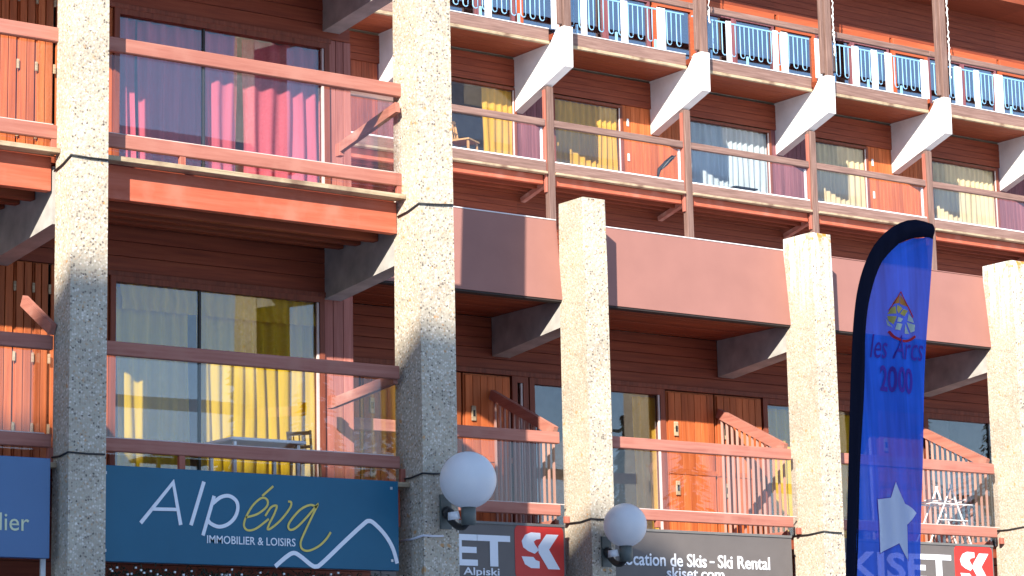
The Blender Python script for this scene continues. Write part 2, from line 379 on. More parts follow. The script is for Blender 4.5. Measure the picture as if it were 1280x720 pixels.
def pillar(parent, xl, w_, y0, d_top, d_bot, z0, z1, mat='aggregate'):
    bm = bmesh.new()
    n = 10; rings = []
    for k in range(n+1):
        t = k/n; z = z0+(z1-z0)*t; d = d_bot+(d_top-d_bot)*t
        rings.append([bm.verts.new((xl+a*w_, y0+b*d, z)) for a, b in ((0, 0), (1, 0), (1, 1), (0, 1))])
    for a, b in zip(rings[:-1], rings[1:]):
        for i in range(4): bm.faces.new((a[i], a[(i+1) % 4], b[(i+1) % 4], b[i]))
    bm.faces.new(rings[0][::-1]); bm.faces.new(rings[-1])
    ed = [e for e in bm.edges if abs((e.verts[0].co-e.verts[1].co).z) > .05]
    top = [e for e in rings[-1][0].link_edges if False]
    bmesh.ops.bevel(bm, geom=ed, offset=.025, segments=3, affect='EDGES', profile=.6)
    bmesh.ops.recalc_face_normals(bm, faces=bm.faces[:])
    o = Vector((xl+w_/2, y0+d_bot/2, z0))
    for v in bm.verts: v.co -= o
    me = bpy.data.meshes.new('pillar'); bm.to_mesh(me); bm.free(); me.materials.append(MATS[mat])
    for p in me.polygons: p.use_smooth = False
    return link('pillar', me, o, parent)

# ---------------------------------------------------------------- setting
def ground():
    V = [(x, y, -.004+.0*x) for x, y in ((-900, -900), (900, -900), (900, 900), (-900, 900))]
    geo('ground', V, [(0, 1, 2, 3)], 'ground', kind='structure')
ground()
def hills():
    V, Fc = [], []; n = 120; rows = 9
    rs = random.Random(3); ph = [(rs.uniform(0, 6), rs.uniform(2, 5)) for _ in range(6)]
    for i in range(n+1):
        az = R(-165+190*i/n)            # from behind-left round to the right
        crest = 40+16*math.sin(az*3+1)+9*math.sin(az*7+2)+8*math.sin(az*17)+5*math.sin(az*31+1)
        sun_az = math.atan2(-SY, -SX); dz = abs((az-sun_az+math.pi) % (2*math.pi)-math.pi)
        for j in range(rows):
            t = j/(rows-1); rr = 240+190*t
            z = crest*1.15*t**1.2*(1+.12*math.sin(az*23+j*1.7)) - 1
            V.append((rr*math.cos(az), rr*math.sin(az), z))
    for i in range(n):
        for j in range(rows-1):
            a = i*rows+j; Fc.append((a, a+rows, a+rows+1, a+1))
    geo('hills', V, Fc, 'hill', kind='structure')
hills()

# ================================================================ FRONT BLOCK (A)
YA, YAr, YAw = 19.85, 20.16, 21.56
bA = emp('apartment_building', (12, 21.4, 0), 'tall front apartment block with red wooden balconies between pebbled concrete pillars', 'building')
P0X, P1X, PW = 9.895, 13.53, .36
ZTOP = 12.4
pillar(bA, P0X, .352, YA, .30, .31, 0, ZTOP)
pillar(bA, 13.515, .395, YA, .37, .50, 0, ZTOP)
pillar(bA, P0X-3.63, .352, YA, .30, .31, 0, ZTOP)
ST = ZZ(136, 45.7, YAr)-ZZ(133, 425.7, YAr)     # storey height
u_t0, u_t1 = ZZ(137, 64, YAr), ZZ(136, 46, YAr)
u_b0, u_b1 = ZZ(137, 184, YAr), ZZ(137, 166.5, YAr)
f2_t, f2_b = ZZ(167, 198, 20.08), ZZ(167, 204.5, 20.08)
bm2_b = ZZ(136, 248, 20.22)
l_t0, l_t1 = ZZ(133, 443.5, YAr), ZZ(133, 426, YAr)
l_b0, l_b1 = ZZ(132, 564, YAr), ZZ(132.5, 547.5, YAr)
f1_t = f2_t-ST; f3_t = f2_t+ST
win_top2 = ZZ(142, 10, YAw); win_top1 = ZZ(142, 345, YAw)
bays = [(P0X-3.63+.352, P0X, P0X), (P0X+.352, 13.515, 13.515)]
A_END = 13.86
x_w2l, x_w2r, x_w2m = XX(141, 100, YAw), XX(410, 120, YAw), XX(255, 110, YAw)
x_w1l, x_w1r, x_w1m = XX(136, 430, YAw), XX(404, 430, YAw), XX(250, 480, YAw)
# outer shell behind the boards
multi('wall_core', [(5.6, A_END, 24.6, 24.9, 0, ZTOP), (5.6, 5.8, YAw+.1, 24.6, 0, ZTOP), (A_END-.16, A_END-.02, YAw+.1, 24.6, 0, ZTOP), (5.6, A_END-.02, YAw, 24.9, ZTOP, ZTOP+.2)], 'dark', bA)

def storey(zf, ztop_boards, wx, wtop, bayi, fl):
    pass
def balcony_A(bay, zt, beam_b, rails, level):
    x0, x1, xp = bay
    b = box('balcony', x0-.3, x1+.33, 20.3, YAw, zt-.10, zt-.012, 'wall_h', bA)
    box('floor_board', x0, x1-.004, 20.06, 20.2, zt-.045, zt, 'edge_x', b)
    box('fascia_beam', x0, x1-.012, 20.215, 20.30, beam_b, zt-.05, 'beam_red', b)
    for k, yy in enumerate((20.55, 20.86, 21.17)):
        box('joist', x0-.2, x1+.0, yy, yy+.09, zt-.37+.02*k, zt-.131, 'wall_y', b, .008)
    soffit('ceiling_plank', b, x0-.2, x1+.2, 20.31, YAw-.01, zt-.128, .14, 'wall_y')
    if rails:
        t0, t1, b0, b1, xe = rails
        box('top_rail', x0, xe, YAr-.03, YAr+.03, t0, t1, 'rail', b, .008)
        box('bottom_rail', x0, xe-.004, YAr-.025, YAr+.025, b0, b1, 'rail', b, .008)
        box('glass_pane', x0+.02, xe-.06, YAr+.034, YAr+.042, b0-.02, t0+.05, 'rail_glass', b, 0)
        box('glass_channel', x0+.02, xe-.06, YAr+.0, YAr+.024, b1+.001, b1+.012, 'frame_light', b, .002)
        for xq in (x0+.9, x1-.02):
            box('rail_block', xq-.03, xq+.03, YAr-.02, YAr+.02, zt+.0, b0-.001, 'rail_z', b, .003)
    return b
balc = {}
balc['u1'] = balcony_A(bays[1], f2_t, bm2_b, (u_t0, u_t1, u_b0, u_b1, XX(500, 103, YAr)), 2)
balc['u0'] = balcony_A(bays[0], f2_t, bm2_b, (u_t0, u_t1, u_b0, u_b1, XX(76, 36, YAr)), 2)
balc['l1'] = balcony_A(bays[1], f1_t, f1_t-.4, (l_t0, l_t1, l_b0, l_b1, XX(497.5, 457, YAr)), 1)
balc['l0'] = balcony_A(bays[0], f1_t, f1_t-.4, (l_t0, l_t1, l_b0, l_b1, XX(65, 420, YAr)), 1)
for q in (0, 1):
    balcony_A(bays[q], f3_t, f3_t-.36, (u_t0+ST, u_t1+ST, u_b0+ST, u_b1+ST, bays[q][1]), 3)
# cross beams of bare concrete between pillar and wall
for xp in (9.9, 13.52):
    for dz in (0, ST):
        prism_yz('cross_beam', [(20.22, f2_t-.13+dz), (20.22, ZZ(490, 331, 20.29)+dz-.0), (YAw, atX(413, 372, 13.52).z+dz), (YAw, f2_t-.13+dz)], xp, xp+.2, 'concrete', bA)
# side screens: sloping rail with pane
def screen(parent, X, pw, pf, zb, mat='rail_y', pane=True):
    p, q = atX(*pw, X), atX(*pf, X)
    s = barobj('screen_rail', p, q, .05, .10, mat, parent)
    if pane:
        geo('screen_pane', [(X, p.y, zb), (X, q.y, zb), (X, q.y, q.z-.04), (X, p.y, p.z-.04), (X+.008, p.y, zb), (X+.008, q.y, zb), (X+.008, q.y, q.z-.04), (X+.008, p.y, p.z-.04)],
            [(0, 1, 2, 3), (7, 6, 5, 4), (0, 4, 5, 1), (1, 5, 6, 2), (2, 6, 7, 3), (3, 7, 4, 0)], 'rail_glass', parent)
    return p, q
screen(balc['u1'], 13.44, (427, 184), (497, 134), f2_t+.05)
screen(balc['l1'], 13.44, (417, 504), (494, 473), f1_t+.05)
screen(balc['l0'], 9.86, (30, 376), (66, 412), f1_t+.05, pane=True)
for px_, lv in (((425, 192), 'u1'), ((415, 507), 'l1')):
    p = atX(*px_, 13.44); box('bracket_block', p.x-.03, p.x+.03, p.y-.04, p.y+.04, p.z-.03, p.z+.10, 'rail_z', balc[lv])

# walls of the two storeys
for (zf, wt, xl, xr, xm, lvl) in ((f2_t, win_top2, x_w2l, x_w2r, x_w2m, 2), (f1_t, win_top1, x_w1l, x_w1r, x_w1m, 1)):
    zc = zf+ST-.13
    wl_ = box('wall', x_w1l-.5, A_END-.02, YAw+.07, YAw+.1, wt+.02, zc, 'dark', bA, 0)
    planks('plank', wl_, 9.4, A_END-.02, wt+.05, zc, YAw+.0, 'h', .135, 'wall_h')
    box('lintel_board', xl-.1, xr+.02, YAw-.04, YAw+.0, wt, wt+.05, 'frame_v', wl_, .004)
    w2 = box('wall', xr, A_END, YAw+.02, YAw+.05, zf-.1, wt+.05, 'dark', bA, 0)
    planks('plank', w2, xr+.003, A_END, zf-.05, wt+.05, YAw+.018, 'v', .105, 'faded_v')
    w3 = box('wall', xl-.6, xl, YAw+.02, YAw+.05, zf-.1, wt+.05, 'dark', bA, 0)
    planks('plank', w3, xl-.6, xl-.003, zf-.05, wt+.05, YAw+.018, 'v', .105, 'door_v')
    window(bA, xl, xr, zf+.02, wt, YAw, .055, 'frame_v', (xm,))
    room(bA, xl-.3, xr+.1, YAw+.11, 24.5, zf, zc)
    # left bay: cupboard doors of boards with strap hinges
    w4 = box('wall', 7.0, xl-.62, YAw+.02, YAw+.05, zf-.1, zc, 'dark', bA, 0)
    for k, (a, b) in enumerate(((8.2, 8.75), (8.77, 9.32), (9.34, XX(20, 100, YAw)), (XX(21, 100, YAw), XX(43, 100, YAw)), (XX(44, 100, YAw), xl-.63))):
        if b-a < .1: continue
        d = box('cupboard_door', a, b, YAw-.005, YAw+.018, zf+.05, wt+.05, 'door_v', bA, .003)
        planks('plank', d, a+.01, b-.01, zf+.06, wt+.04, YAw-.006, 'v', .085, 'door_v', gap=.009)
        for hz in (.45, 1.1, 1.75):
            box('hinge', b-.012, b+.012, YAw-.045, YAw-.029, zf+hz, zf+hz+.09, 'edge_x', d, .002)
    planks('plank', w4, 7.0, xl-.61, wt+.05, zc, YAw, 'h', .135, 'wall_h')

# curtains
def cur_A(x0p, x1p, yp, z0, z1, mat, label, **kw):
    curtain(XX(x0p, yp, YAw+.10), XX(x1p, yp, YAw+.10), z0, z1, YAw+.11, mat, label, **kw)
zc2, zc1 = win_top2-.05, win_top1-.05
cur_A(150, 168, 120, f2_t+.05, zc2, 'curtain_pink', 'narrow pink curtain strip against the window jamb behind upper balcony', pleat=.1)
cur_A(174, 297, 120, f2_t+.05, zc2, 'curtain_pink', 'pink pleated curtain partly in pillar shade at the upper front balcony window', pleat=.15)
cur_A(305, 404, 120, f2_t+.05, zc2, 'curtain_pink', 'wide pink curtain beside the upright boards of the upper front balcony', pleat=.17, amp=.04)
cur_A(146, 236, 480, f1_t+.05, zc1-.02, 'curtain_yellow', 'yellow curtain beside the window jamb next to pillar above the blue sign', pleat=.16)
cur_A(246, 402, 480, f1_t+.05, zc1-.02, 'curtain_yellow', 'wide yellow curtain behind the balcony table above the blue shop sign', pleat=.13, amp=.04)
curtain(XX(148, 400, YAw+.1), XX(402, 400, YAw+.1), zc1-.24, zc1, YAw+.045, 'curtain_yellow', 'short yellow valance across window top above the blue sign', pleat=.12, amp=.02, name='valance')

# ground floor shopfront below the balconies of block A
zs_top = f1_t-.12
sf = box('shopfront', 5.8, A_END, 21.3, 21.34, 0, zs_top, 'dark', bA, 0)
planks('plank', sf, 5.8, A_END, 2.6, zs_top, 21.298, 'h', .16, 'wall_h')
for k in range(4):
    xq = 6.4+k*1.85
    window(bA, xq, xq+1.7, .3, 2.55, 21.26, .07, 'frame_v', (), .02)

# ================================================================ STEPPED BLOCK (B)
YB, YBr, YBw = 21.714, 22.09, 23.453
bB = emp('low_building', (18.8, 23.03, 0), 'low terrace block with smooth pinkish brown parapet and short pebbled pillars', 'building')
PBX = [16.929, 20.266, 23.594, 26.922]
for i, x in enumerate(PBX):
    pillar(bB, x, .315, YB, .495 if i else .445, .52 if i else .49, 0, [7.69, 7.65, 7.65, 7.65][i], 'aggregate_streaked' if i else 'aggregate')
fz1, fz0 = ZZ(758.3, 284.5, 22.203), ZZ(763, 381.5, 22.118)
sof = fz0+.012
def bspan(i):      # clear width between pillars
    return ((13.724, PBX[0]), (PBX[0]+.315, PBX[1]), (PBX[1]+.315, PBX[2]), (PBX[2]+.315, PBX[3]))[i]
t0B, t1B = ZZ(769, 560, YBr), ZZ(769, 545.6, YBr)
b0B, b1B = ZZ(810, 650.5, YBr), ZZ(810, 637, YBr)
fB = ZZ(811, 659, YBr)-.0
for i in range(4):
    x0, x1 = bspan(i)
    p = prism_yz('parapet', [(22.118, fz0), (22.203, fz1), (22.316, fz1), (22.24, fz0)], x0, x1, 'fascia', bB)
    box('flashing', x0, x1, 22.195, 22.334, fz1+.001, fz1+.014, 'flashing' if i < 2 else 'fascia', p, .003)
    box('drip_edge', x0, x1, 22.128, 22.24, fz0-.022, fz0-.001, 'dark', p, .002)
    b = box('balcony', x0-.02, x1+.315, 22.24, YBw, fB-.16, fB-.01, 'wall_h', bB)
    soffit('ceiling_plank', b, x0-.2, x1+.2, 22.146, YBw, sof, .13, 'wall_y')
    xe = x1+.047+XX(987, 560, YBr)-PBX[1]
    box('top_rail', x0-.01, xe-.047, YBr-.03, YBr+.03, t0B, t1B, 'rail', b, .008)
    box('bottom_rail', x0-.01, xe-.05, YBr-.025, YBr+.025, b0B, b1B, 'rail', b, .008)
    box('glass_pane', x0+.02, x1-.02, YBr+.034, YBr+.042, b0B, t0B+.04, 'rail_glass', b, 0)
    box('glass_channel', x0+.02, x1-.06, YBr+.0, YBr+.024, b1B+.001, b1B+.011, 'frame_light', b, .002)
    for xq in (x0+.9, x1-.04):
        box('rail_block', xq-.03, xq+.03, YBr-.02, YBr+.02, fB, b0B-.001, 'rail_z', b, .003)
    # side screen: sloping handrail and upright balusters
    Xs = x1-.03
    zw, zf_ = (atX(893, 518, 20.257).z, atX(982, 561, 20.257).z)
    pw, pf = Vector((Xs, YBw-.03, zw)), Vector((Xs, 22.27, zf_))
    barobj('screen_rail', pw, pf, .06, .11, 'rail_y', b)
    nb = 13
    for k in range(nb):
        t = (k+.6)/nb; yq = pw.y+(pf.y-pw.y)*t; zq = pw.z+(pf.z-pw.z)*t
        barobj('baluster', (Xs, yq, fB+.03), (Xs, yq, zq-.05), .024, .02, 'slat', b)
    barobj('screen_foot', (Xs, pw.y, fB+.02), (Xs, pf.y, fB+.02), .05, .06, 'rail_y', b)
    prism_yz('cross_beam', [(22.146, sof-.002), (22.146, atX(978, 440, 20.266).z), (YBw, atX(890, 473, 20.266).z), (YBw, sof-.002)], x1+.005, x1+.25, 'concrete', bB)
# terrace roof between parapet and rear block, back core
box('terrace_deck', 13.724, 30.08, 22.325, 37.0, sof+.03, sof+.25, 'snow', bB, 0)
multi('wall_core', [(13.724, 30.08, 25.568, 25.756, 0, sof), (13.63, 13.818, 23.594, 25.568, 0, sof), (30.08, 30.268, 23.5, 25.756, 0, sof)], 'dark', bB)
# wall fittings of block B, given along the back wall
def wx(x, y=560): return XX(x, y, YBw)
wtB = ZZ(800, 484, YBw)
segs = []
lin = box('wall', 13.724, 30.08, YBw+.04, YBw+.07, wtB+.04, sof, 'dark', bB, 0)
planks('plank', lin, 13.724, 30.08, wtB+.06, sof, YBw+.038, 'h', .13, 'wall_h')
box('lintel_board', 13.724, 30.08, YBw-.02, YBw+.038, wtB, wtB+.058, 'frame_v', lin)
def boards_B(x0, x1, doors=True):
    wl = box('wall', x0, x1, YBw+.05, YBw+.08, fB-.05, wtB, 'dark', bB, 0)
    n = max(1, round((x1-x0)/.62)); p = (x1-x0)/n
    for k in range(n):
        a, b = x0+k*p, x0+(k+1)*p
        d = box('cupboard_door', a+.012, b-.012, YBw+.012, YBw+.045, fB+.02, wtB-.01, 'door_v', bB, .003)
        planks('plank', d, a+.03, b-.03, fB+.86, wtB-.03, YBw+.011, 'v', .1, 'door_v')
        planks('plank', d, a+.03, b-.03, fB+.04, fB+.83, YBw+.011, 'v', .1, 'door_v')
        box('rail_board', a+.02, b-.02, YBw-.02, YBw+.011, fB+.8, fB+.86, 'door_v', d, .003)
        for hz in (.55, 1.25):
            h = box('handle', a+.10, a+.16, YBw-.032, YBw-.0125, fB+hz, fB+hz+.17, 'edge_x', d, .004)
            box('keyhole', a+.115, a+.145, YBw-.036, YBw-.033, fB+hz+.05, fB+hz+.12, 'black', h, 0)
def win_B(x0, x1, mull=()):
    window(bB, x0, x1, fB+.0, wtB, YBw+.03, .07, 'frame_v', mull)
    room(bB, x0, x1, YBw+.12, 25.474, fB-.05, sof)
boards_B(13.818, wx(641)); win_B(wx(641)+.01, PBX[0]+.5)
win_B(PBX[0]+.52, wx(833)); boards_B(wx(833)+.01, wx(955)); win_B(wx(955)+.01, 22.842, (22.184,))
boards_B(22.861, 23.688); win_B(23.707, 26.226, (24.91,)); boards_B(26.245, 29.986)
zcB = wtB-.09
curtain(XX(962, 560, YBw+.16), XX(990, 560, YBw+.16), fB+.05, zcB, YBw+.17, 'curtain_yellow', 'yellow curtain at low balcony window behind second short pillar')
curtain(XX(1048, 560, YBw+.16), XX(1066, 560, YBw+.16), fB+.05, zcB, YBw+.17, 'curtain_yellow', 'yellow curtain at low balcony window beside the blue feather flag')
curtain(XX(795, 560, YBw+.1), XX(829, 560, YBw+.1), fB+.05, zcB, YBw+.12, 'curtain_orange', 'orange curtain in low balcony window beside the cupboard doors')
sfB = box('shopfront', 13.724, 30.08, 23.03, 23.068, 0, fB-.17, 'dark', bB, 0)
planks('plank', sfB, 13.724, 30.08, 2.7, fB-.17, 23.028, 'h', .16, 'wall_h')
for k in range(7):
    window(bB, 14.1+k*2.4, 14.1+k*2.4+2.2, .3, 2.6, 22.992, .08, 'frame_v', (), .02)

# ================================================================ REAR BLOCK (C)
YC, YCw, YCe, YCt = 37.5, 38.45, 37.30, 36.85   # post row, wall, floor edge, bracket tip
bC = emp('rear_building', (33, 38.5, 0), 'rear upper apartment block with white sloping brackets and blue railings', 'building')
CX = [22.3, 25.43, 28.49, 31.82, 35.11, 38.39, 41.66, 44.9]
c3_t0, c3_t1 = ZZ(695, 160, YC), ZZ(695, 151.5, YC)
c3_b0, c3_b1 = ZZ(695, 217, YC), ZZ(695, 204.5, YC)
c3_r0, c3_r1 = ZZ(695, 233, YC+.1), ZZ(695, 221.5, YC+.1)
c3_f = c3_b0+.02
c4_s = ZZ(640, 46, YCe); c4_t = ZZ(640, 28, YCe)
whC = ZZ(695, 119, YCw)
c4_h0, c4_h1 = ZZ(890, 16.5, YCe), ZZ(890, 9, YCe)
c4_bt, c4_bb = ZZ(890, 24.5, YCe), ZZ(890, 65, YCe)
TERR = sof+.25
br = [atX(715, 80, 28.43), atX(648, 140, 28.43)]
for i in range(8):
    x = CX[i]
    # post of the middle storey, bracket and post of the top storey
    box('post', x-.075, x+.075, YC-.06, YC+.07, TERR, atX(683, 108, 28.43).z, 'grey_z', bC, .01)
    box('post_strip', x-.115, x-.077, YC-.02, YC+.05, c3_f-.4, atX(683, 110, 28.43).z-.03, 'rail_z', bC, .004)
    zt_ = ZZ(712, 33.5, YCt)
    prism_yz('bracket', [(YCt-.01, zt_), (YCt, br[0].z), (YCw, br[1].z), (YCw, c4_s-.002), (YCe-.03, c4_s-.002), (YCt+.22, zt_)], x-.10, x+.10, 'white_concrete', bC)
    box('post', x-.085, x+.085, YCt, YCt+.15, zt_+.001, zt_+5.2, 'grey_z', bC, .01)
    box('post_cheek', x-.17, x-.089, YCt+.05, YCt+.13, c4_t+.0, zt_+5.2, 'grey_z', bC, .01)
    if i: barobj('brace', atX(686, 224, 28.43)+Vector((x-28.43, 0, 0)), atX(650, 250, 28.43)+Vector((x-28.43, 0, .0)), .10, .09, 'rail_y', bC)
for i in range(7):
    x0, x1 = CX[i], CX[i+1]
    # middle storey balcony
    b = box('balcony', x0-.1, x1-.1, YC+.17, YCw, c3_r1-.05, c3_f, 'wall_h', bC, 0)
    box('top_rail', x0+.078, x1-.118, YC-.04, YC+.03, c3_t0, c3_t1, 'grey_x', b, .01)
    box('bottom_rail', x0+.078, x1-.118, YC-.05, YC+.03, c3_b0, c3_b1, 'grey_x', b, .01)
    box('floor_board', x0+.078, x1-.118, YC-.09, YC+.03, c3_b0-.045, c3_b0-.001, 'edge_x', b, .006)
    box('fascia_beam', x0+.078, x1-.118, YC+.06, YC+.16, c3_r0, c3_r1, 'beam_red', b, .006)
    box('glass_channel', x0+.085, x1-.125, YC-.03, YC+.0, c3_b1+.001, c3_b1+.028, 'white_paint', b, .003)
    box('glass_pane', x0+.085, x1-.125, YC+.034, YC+.042, c3_b1-.02, c3_t0+.03, 'rail_glass', b, 0)
    box('glass_channel', x1-.165, x1-.122, YC+.045, YC+.08, c3_b1, c3_t0-.02, 'white_paint', b, .003)
    for k in range(3):
        box('joist', x0-.1, x1-.1, YC+.35+k*.27, YC+.42+k*.27, c3_r0-.02, c3_r1-.05, 'wall_h', b, .004)
    multi('lower_wall_boards', [(x0-.1, x1-.1, YCw-.02-(k % 3)*.001, YCw+.02, z0, z0+.118) for k, z0 in enumerate([TERR+.125*q for q in range(int((c3_r1-.1-TERR)/.125))])], 'wall_h', bC, kind='stuff')
    # top storey floor edge, soffit
    e = box('top_balcony', x0+.10, x1-.10, YCe+.13, YCw, c4_s+.03, c4_t-.01, 'wall_h', bC, 0)
    box('edge_board', x0+.10, x1-.105, YCe+.0, YCe+.06, c4_s+.05, c4_t, 'grey_x', e, .008)
    box('edge_lip', x0+.10, x1-.105, YCe-.02, YCe+.05, c4_s-.012, c4_s+.048, 'edge_x', e, .006)
    box('edge_flashing', x0+.10, x1-.105, YCe-.01, YCe+.07, c4_t+.002, c4_t+.02, 'flashing', e, .003)
    soffit('ceiling_plank', e, x0+.10, x1-.10, YCe+.06, YCw-.03, c4_s, .12, 'wall_y', obj=False)
    # lintel boards of middle storey
    multi('lintel_boards', [(x0-.1, x1-.1, YCw-.03-(k % 3)*.001, YCw+.02, z0, z0+.125) for k, z0 in enumerate([whC+.03+.132*q for q in range(int((c4_s-whC-.03)/.132))])], 'wall_h', e, kind='stuff')
    # blue railing of top storey
    box('handrail', x0+.0, x1-.0, YCe-.02, YCe+.06, c4_h0, c4_h1, 'grey_x', e, .01)
    rl = box('blue_railing', x0+.10, x1-.10, YCe+.02, YCe+.045, c4_bt-.015, c4_bt+.015, 'blue_metal', e, .003)
    n = 13; p = (x1-x0-.22)/n
    if i == 0:
        arc = [(math.cos(math.pi*k/6), -math.sin(math.pi*k/6)) for k in range(7)]
        r_ = p*.25
        pts = [(r_, 0, c4_bt-.015)]+[(r_*c, 0, c4_bb+r_+r_*s) for c, s in arc]+[(-r_, 0, c4_bt-.015)]
        V, Fc = tube(pts, .0115, 5)
        loopm, lo = mesh_from(V, Fc, 'blue_metal', True, Vector((0, 0, c4_bb)))
        V, Fc = tube([(0, 0, 0), (0, 0, c4_bb-c4_t+.0)], .008, 5); stubm, _ = mesh_from(V, Fc, 'blue_metal', True, Vector((0, 0, 0)))
    for k in range(n):
        xq = x0+.10+(k+.5)*p
        link('baluster', loopm, (xq, YCe+.0325, c4_bb), rl)
    for k in (2, 6, 10):
        box('rail_foot', x0+.1+k*p-.02, x0+.1+k*p+.02, YCe+.015, YCe+.05, c4_t+.02, c4_bb+.05, 'blue_metal', rl, 0)
# white boards behind the blue railing
for xa, xb in ((607, 615), (690, 699), (727, 734), (777, 785), (822, 832), (908, 914), (966, 972), (976, 984), (1018, 1027), (1064, 1072), (1088, 1095), (1105, 1113), (1149, 1158), (1191, 1199), (1215, 1221), (1240, 1250)):
    X0, X1 = XX(xa, 50, YCe), XX(xb, 50, YCe)
    o = box('railing_board', X0, X1, YCe-.012, YCe+.012, c4_t+.022, c4_bt+.03, 'white_paint', bC, .003)
# walls and windows
def cx(x, y=150): return XX(x, y, YCw)
core = multi('wall_core', [(20, 46, YCw+2.2, YCw+2.4, 0, 20), (19.8, 20, YCw, YCw+2.2, 0, 20), (46, 46.2, YCw, YCw+2.2, 0, 20), (20, 46, YCw+.05, YCw+2.2, c3_f-.1, c3_f-.02), (20, 46, YCw+.05, YCw+2.2, c4_s+.02, c4_t-.05),
                           (20, 46, YCw+.02, YCw+.06, 0, c3_f), (19.8, 46.2, YCe+.2, YCw+2.4, c4_t+5.2, c4_t+5.4)], 'room', bC)
def win_C(a, b, mull=()): window(bC, a, b, c3_f, whC, YCw, .05, 'frame_v', mull, gl='window_glass_far')
def boards_C(a, b, mat='door_v', door=True):
    wl = box('cupboard_door' if door else 'wall', a, b, YCw+.03, YCw+.06, c3_f-.02, whC+.03, 'door_v', bC, 0)
    planks('plank', wl, a, b, c3_f, whC+.03, YCw+.029, 'v', .115, mat)
    if door:
        for hz in (.72, 1.42):
            box('handle', a+.12, a+.17, YCw-.01, YCw+.004, c3_f+hz, c3_f+hz+.15, 'white_paint', wl, .003)
win_C(cx(556), cx(645)); boards_C(cx(645)+.005, cx(690), 'purple_v', False)
win_C(cx(690)+.005, cx(777)); boards_C(cx(777)+.005, cx(856))
win_C(cx(856)+.005, cx(963, 180)); boards_C(cx(963, 180)+.005, cx(1012, 200), 'purple_v', False)
win_C(cx(1012, 200)+.005, cx(1084, 200)); boards_C(cx(1084, 200)+.005, cx(1160, 200))
win_C(cx(1160, 200)+.005, cx(1246, 220)); boards_C(cx(1246, 220)+.005, cx(1300, 220), 'purple_v', False)
win_C(cx(1300, 220)+.005, 44.5); boards_C(22.2, cx(472, 100), 'wall_v'); boards_C(cx(472, 100)+.005, cx(500, 100), 'purple_v', False); win_C(cx(500, 100)+.005, cx(556)-.005)
zt = whC-.06
def cur_C(a, b, mat, label, **kw): curtain(XX(a, 180, YCw+.08), XX(b, 180, YCw+.08), c3_f+.03, zt, YCw+.075, mat, label, pleat=.14, amp=.03, **kw)
cur_C(604, 640, 'curtain_orange', 'orange yellow curtain in rear block window behind the wooden chair')
cur_C(694, 773, 'curtain_orange', 'orange yellow curtain filling rear window beside red cupboard with dark bag of skis')
cur_C(862, 958, 'curtain_teal', 'pale teal curtain filling a rear block window behind the black table')
cur_C(1017, 1080, 'curtain_cream', 'cream curtain in rear block window above the second short pillar')
cur_C(1164, 1242, 'curtain_cream', 'cream curtain in rear block window behind and right of the feather flag tip')
# top storey wall: orange framed dark windows, header, boards above
z4 = c4_t; hd0, hd1 = ZZ(930, 24, YCw), ZZ(930, 11, YCw)
for i in range(7):
    x0, x1 = CX[i]+.05, CX[i+1]-.05
    multi('upper_wall_boards', [(CX[i], CX[i+1], YCw-.02-(k % 3)*.001, YCw+.02, z0, z0+.125) for k, z0 in enumerate([hd1+.132*q for q in range(22)])], 'wall_h', bC, kind='stuff')
    hb = box('header_board', x0, x1, YCw-.07, YCw+.02, hd0, hd1-.003, 'orange', bC, .006)
    m1 = x0+1.05; m2 = x0+2.1
    window(bC, x0, m1, z4, hd0-.002, YCw, .09, 'orange', (), inner=None, gl='window_glass_top')
    window(bC, m1+.004, m2, z4, hd0-.002, YCw, .06, 'purple_v', (), inner=None, gl='window_glass_top')
    window(bC, m2+.004, x1, z4, hd0-.002, YCw, .06, 'purple_v', (), inner=None, gl='window_glass_top')
    box('upper_soffit', CX[i], CX[i+1], YCe+.0, YCw+.02, c4_t+2.55, c4_t+2.75, 'wall_y', bC, 0)

# ================================================================ SIGNS
def text_mesh(body, size, bold=0.0, shear=0.0, space=1.0):
    c = bpy.data.curves.new('t', 'FONT'); c.body = body; c.size = size; c.extrude = .0025; c.offset = bold; c.shear = shear; c.space_character = space; c.resolution_u = 3
    o = bpy.data.objects.new('t', c); COL.objects.link(o)
    bpy.context.view_layer.update()
    dg = bpy.context.evaluated_depsgraph_get(); me = bpy.data.meshes.new_from_object(o.evaluated_get(dg))
    bpy.data.objects.remove(o); bpy.data.curves.remove(c)
    return me
def put_text(name, body, x0, x1, z0, z1, Y, mat, parent, bold=0.0, shear=0.0, space=1.0):
    me = text_mesh(body, 1.0, bold, shear, space)
    xs = [v.co.x for v in me.vertices]; ys = [v.co.y for v in me.vertices]
    a, b, c, d = min(xs), max(xs), min(ys), max(ys)
    for v in me.vertices:
        v.co = Vector(((v.co.x-a)/(b-a)*(x1-x0), -v.co.z, (v.co.y-c)/(d-c)*(z1-z0)))
    me.materials.clear(); me.materials.append(MATS[mat])
    return link(name, me, (x0, Y-.003, z0), parent)
def catmull(P, n=6):
    Q = []
    P = [P[0]]+list(P)+[P[-1]]
    for i in range(1, len(P)-2):
        p0, p1, p2, p3 = P[i-1], P[i], P[i+1], P[i+2]
        for k in range(n):
            t = k/n
            Q.append(tuple(.5*((2*p1[j])+(-p0[j]+p2[j])*t+(2*p0[j]-5*p1[j]+4*p2[j]-p3[j])*t*t+(-p0[j]+3*p1[j]-3*p2[j]+p3[j])*t**3) for j in range(2)))
    Q.append(tuple(P[-2])); return Q
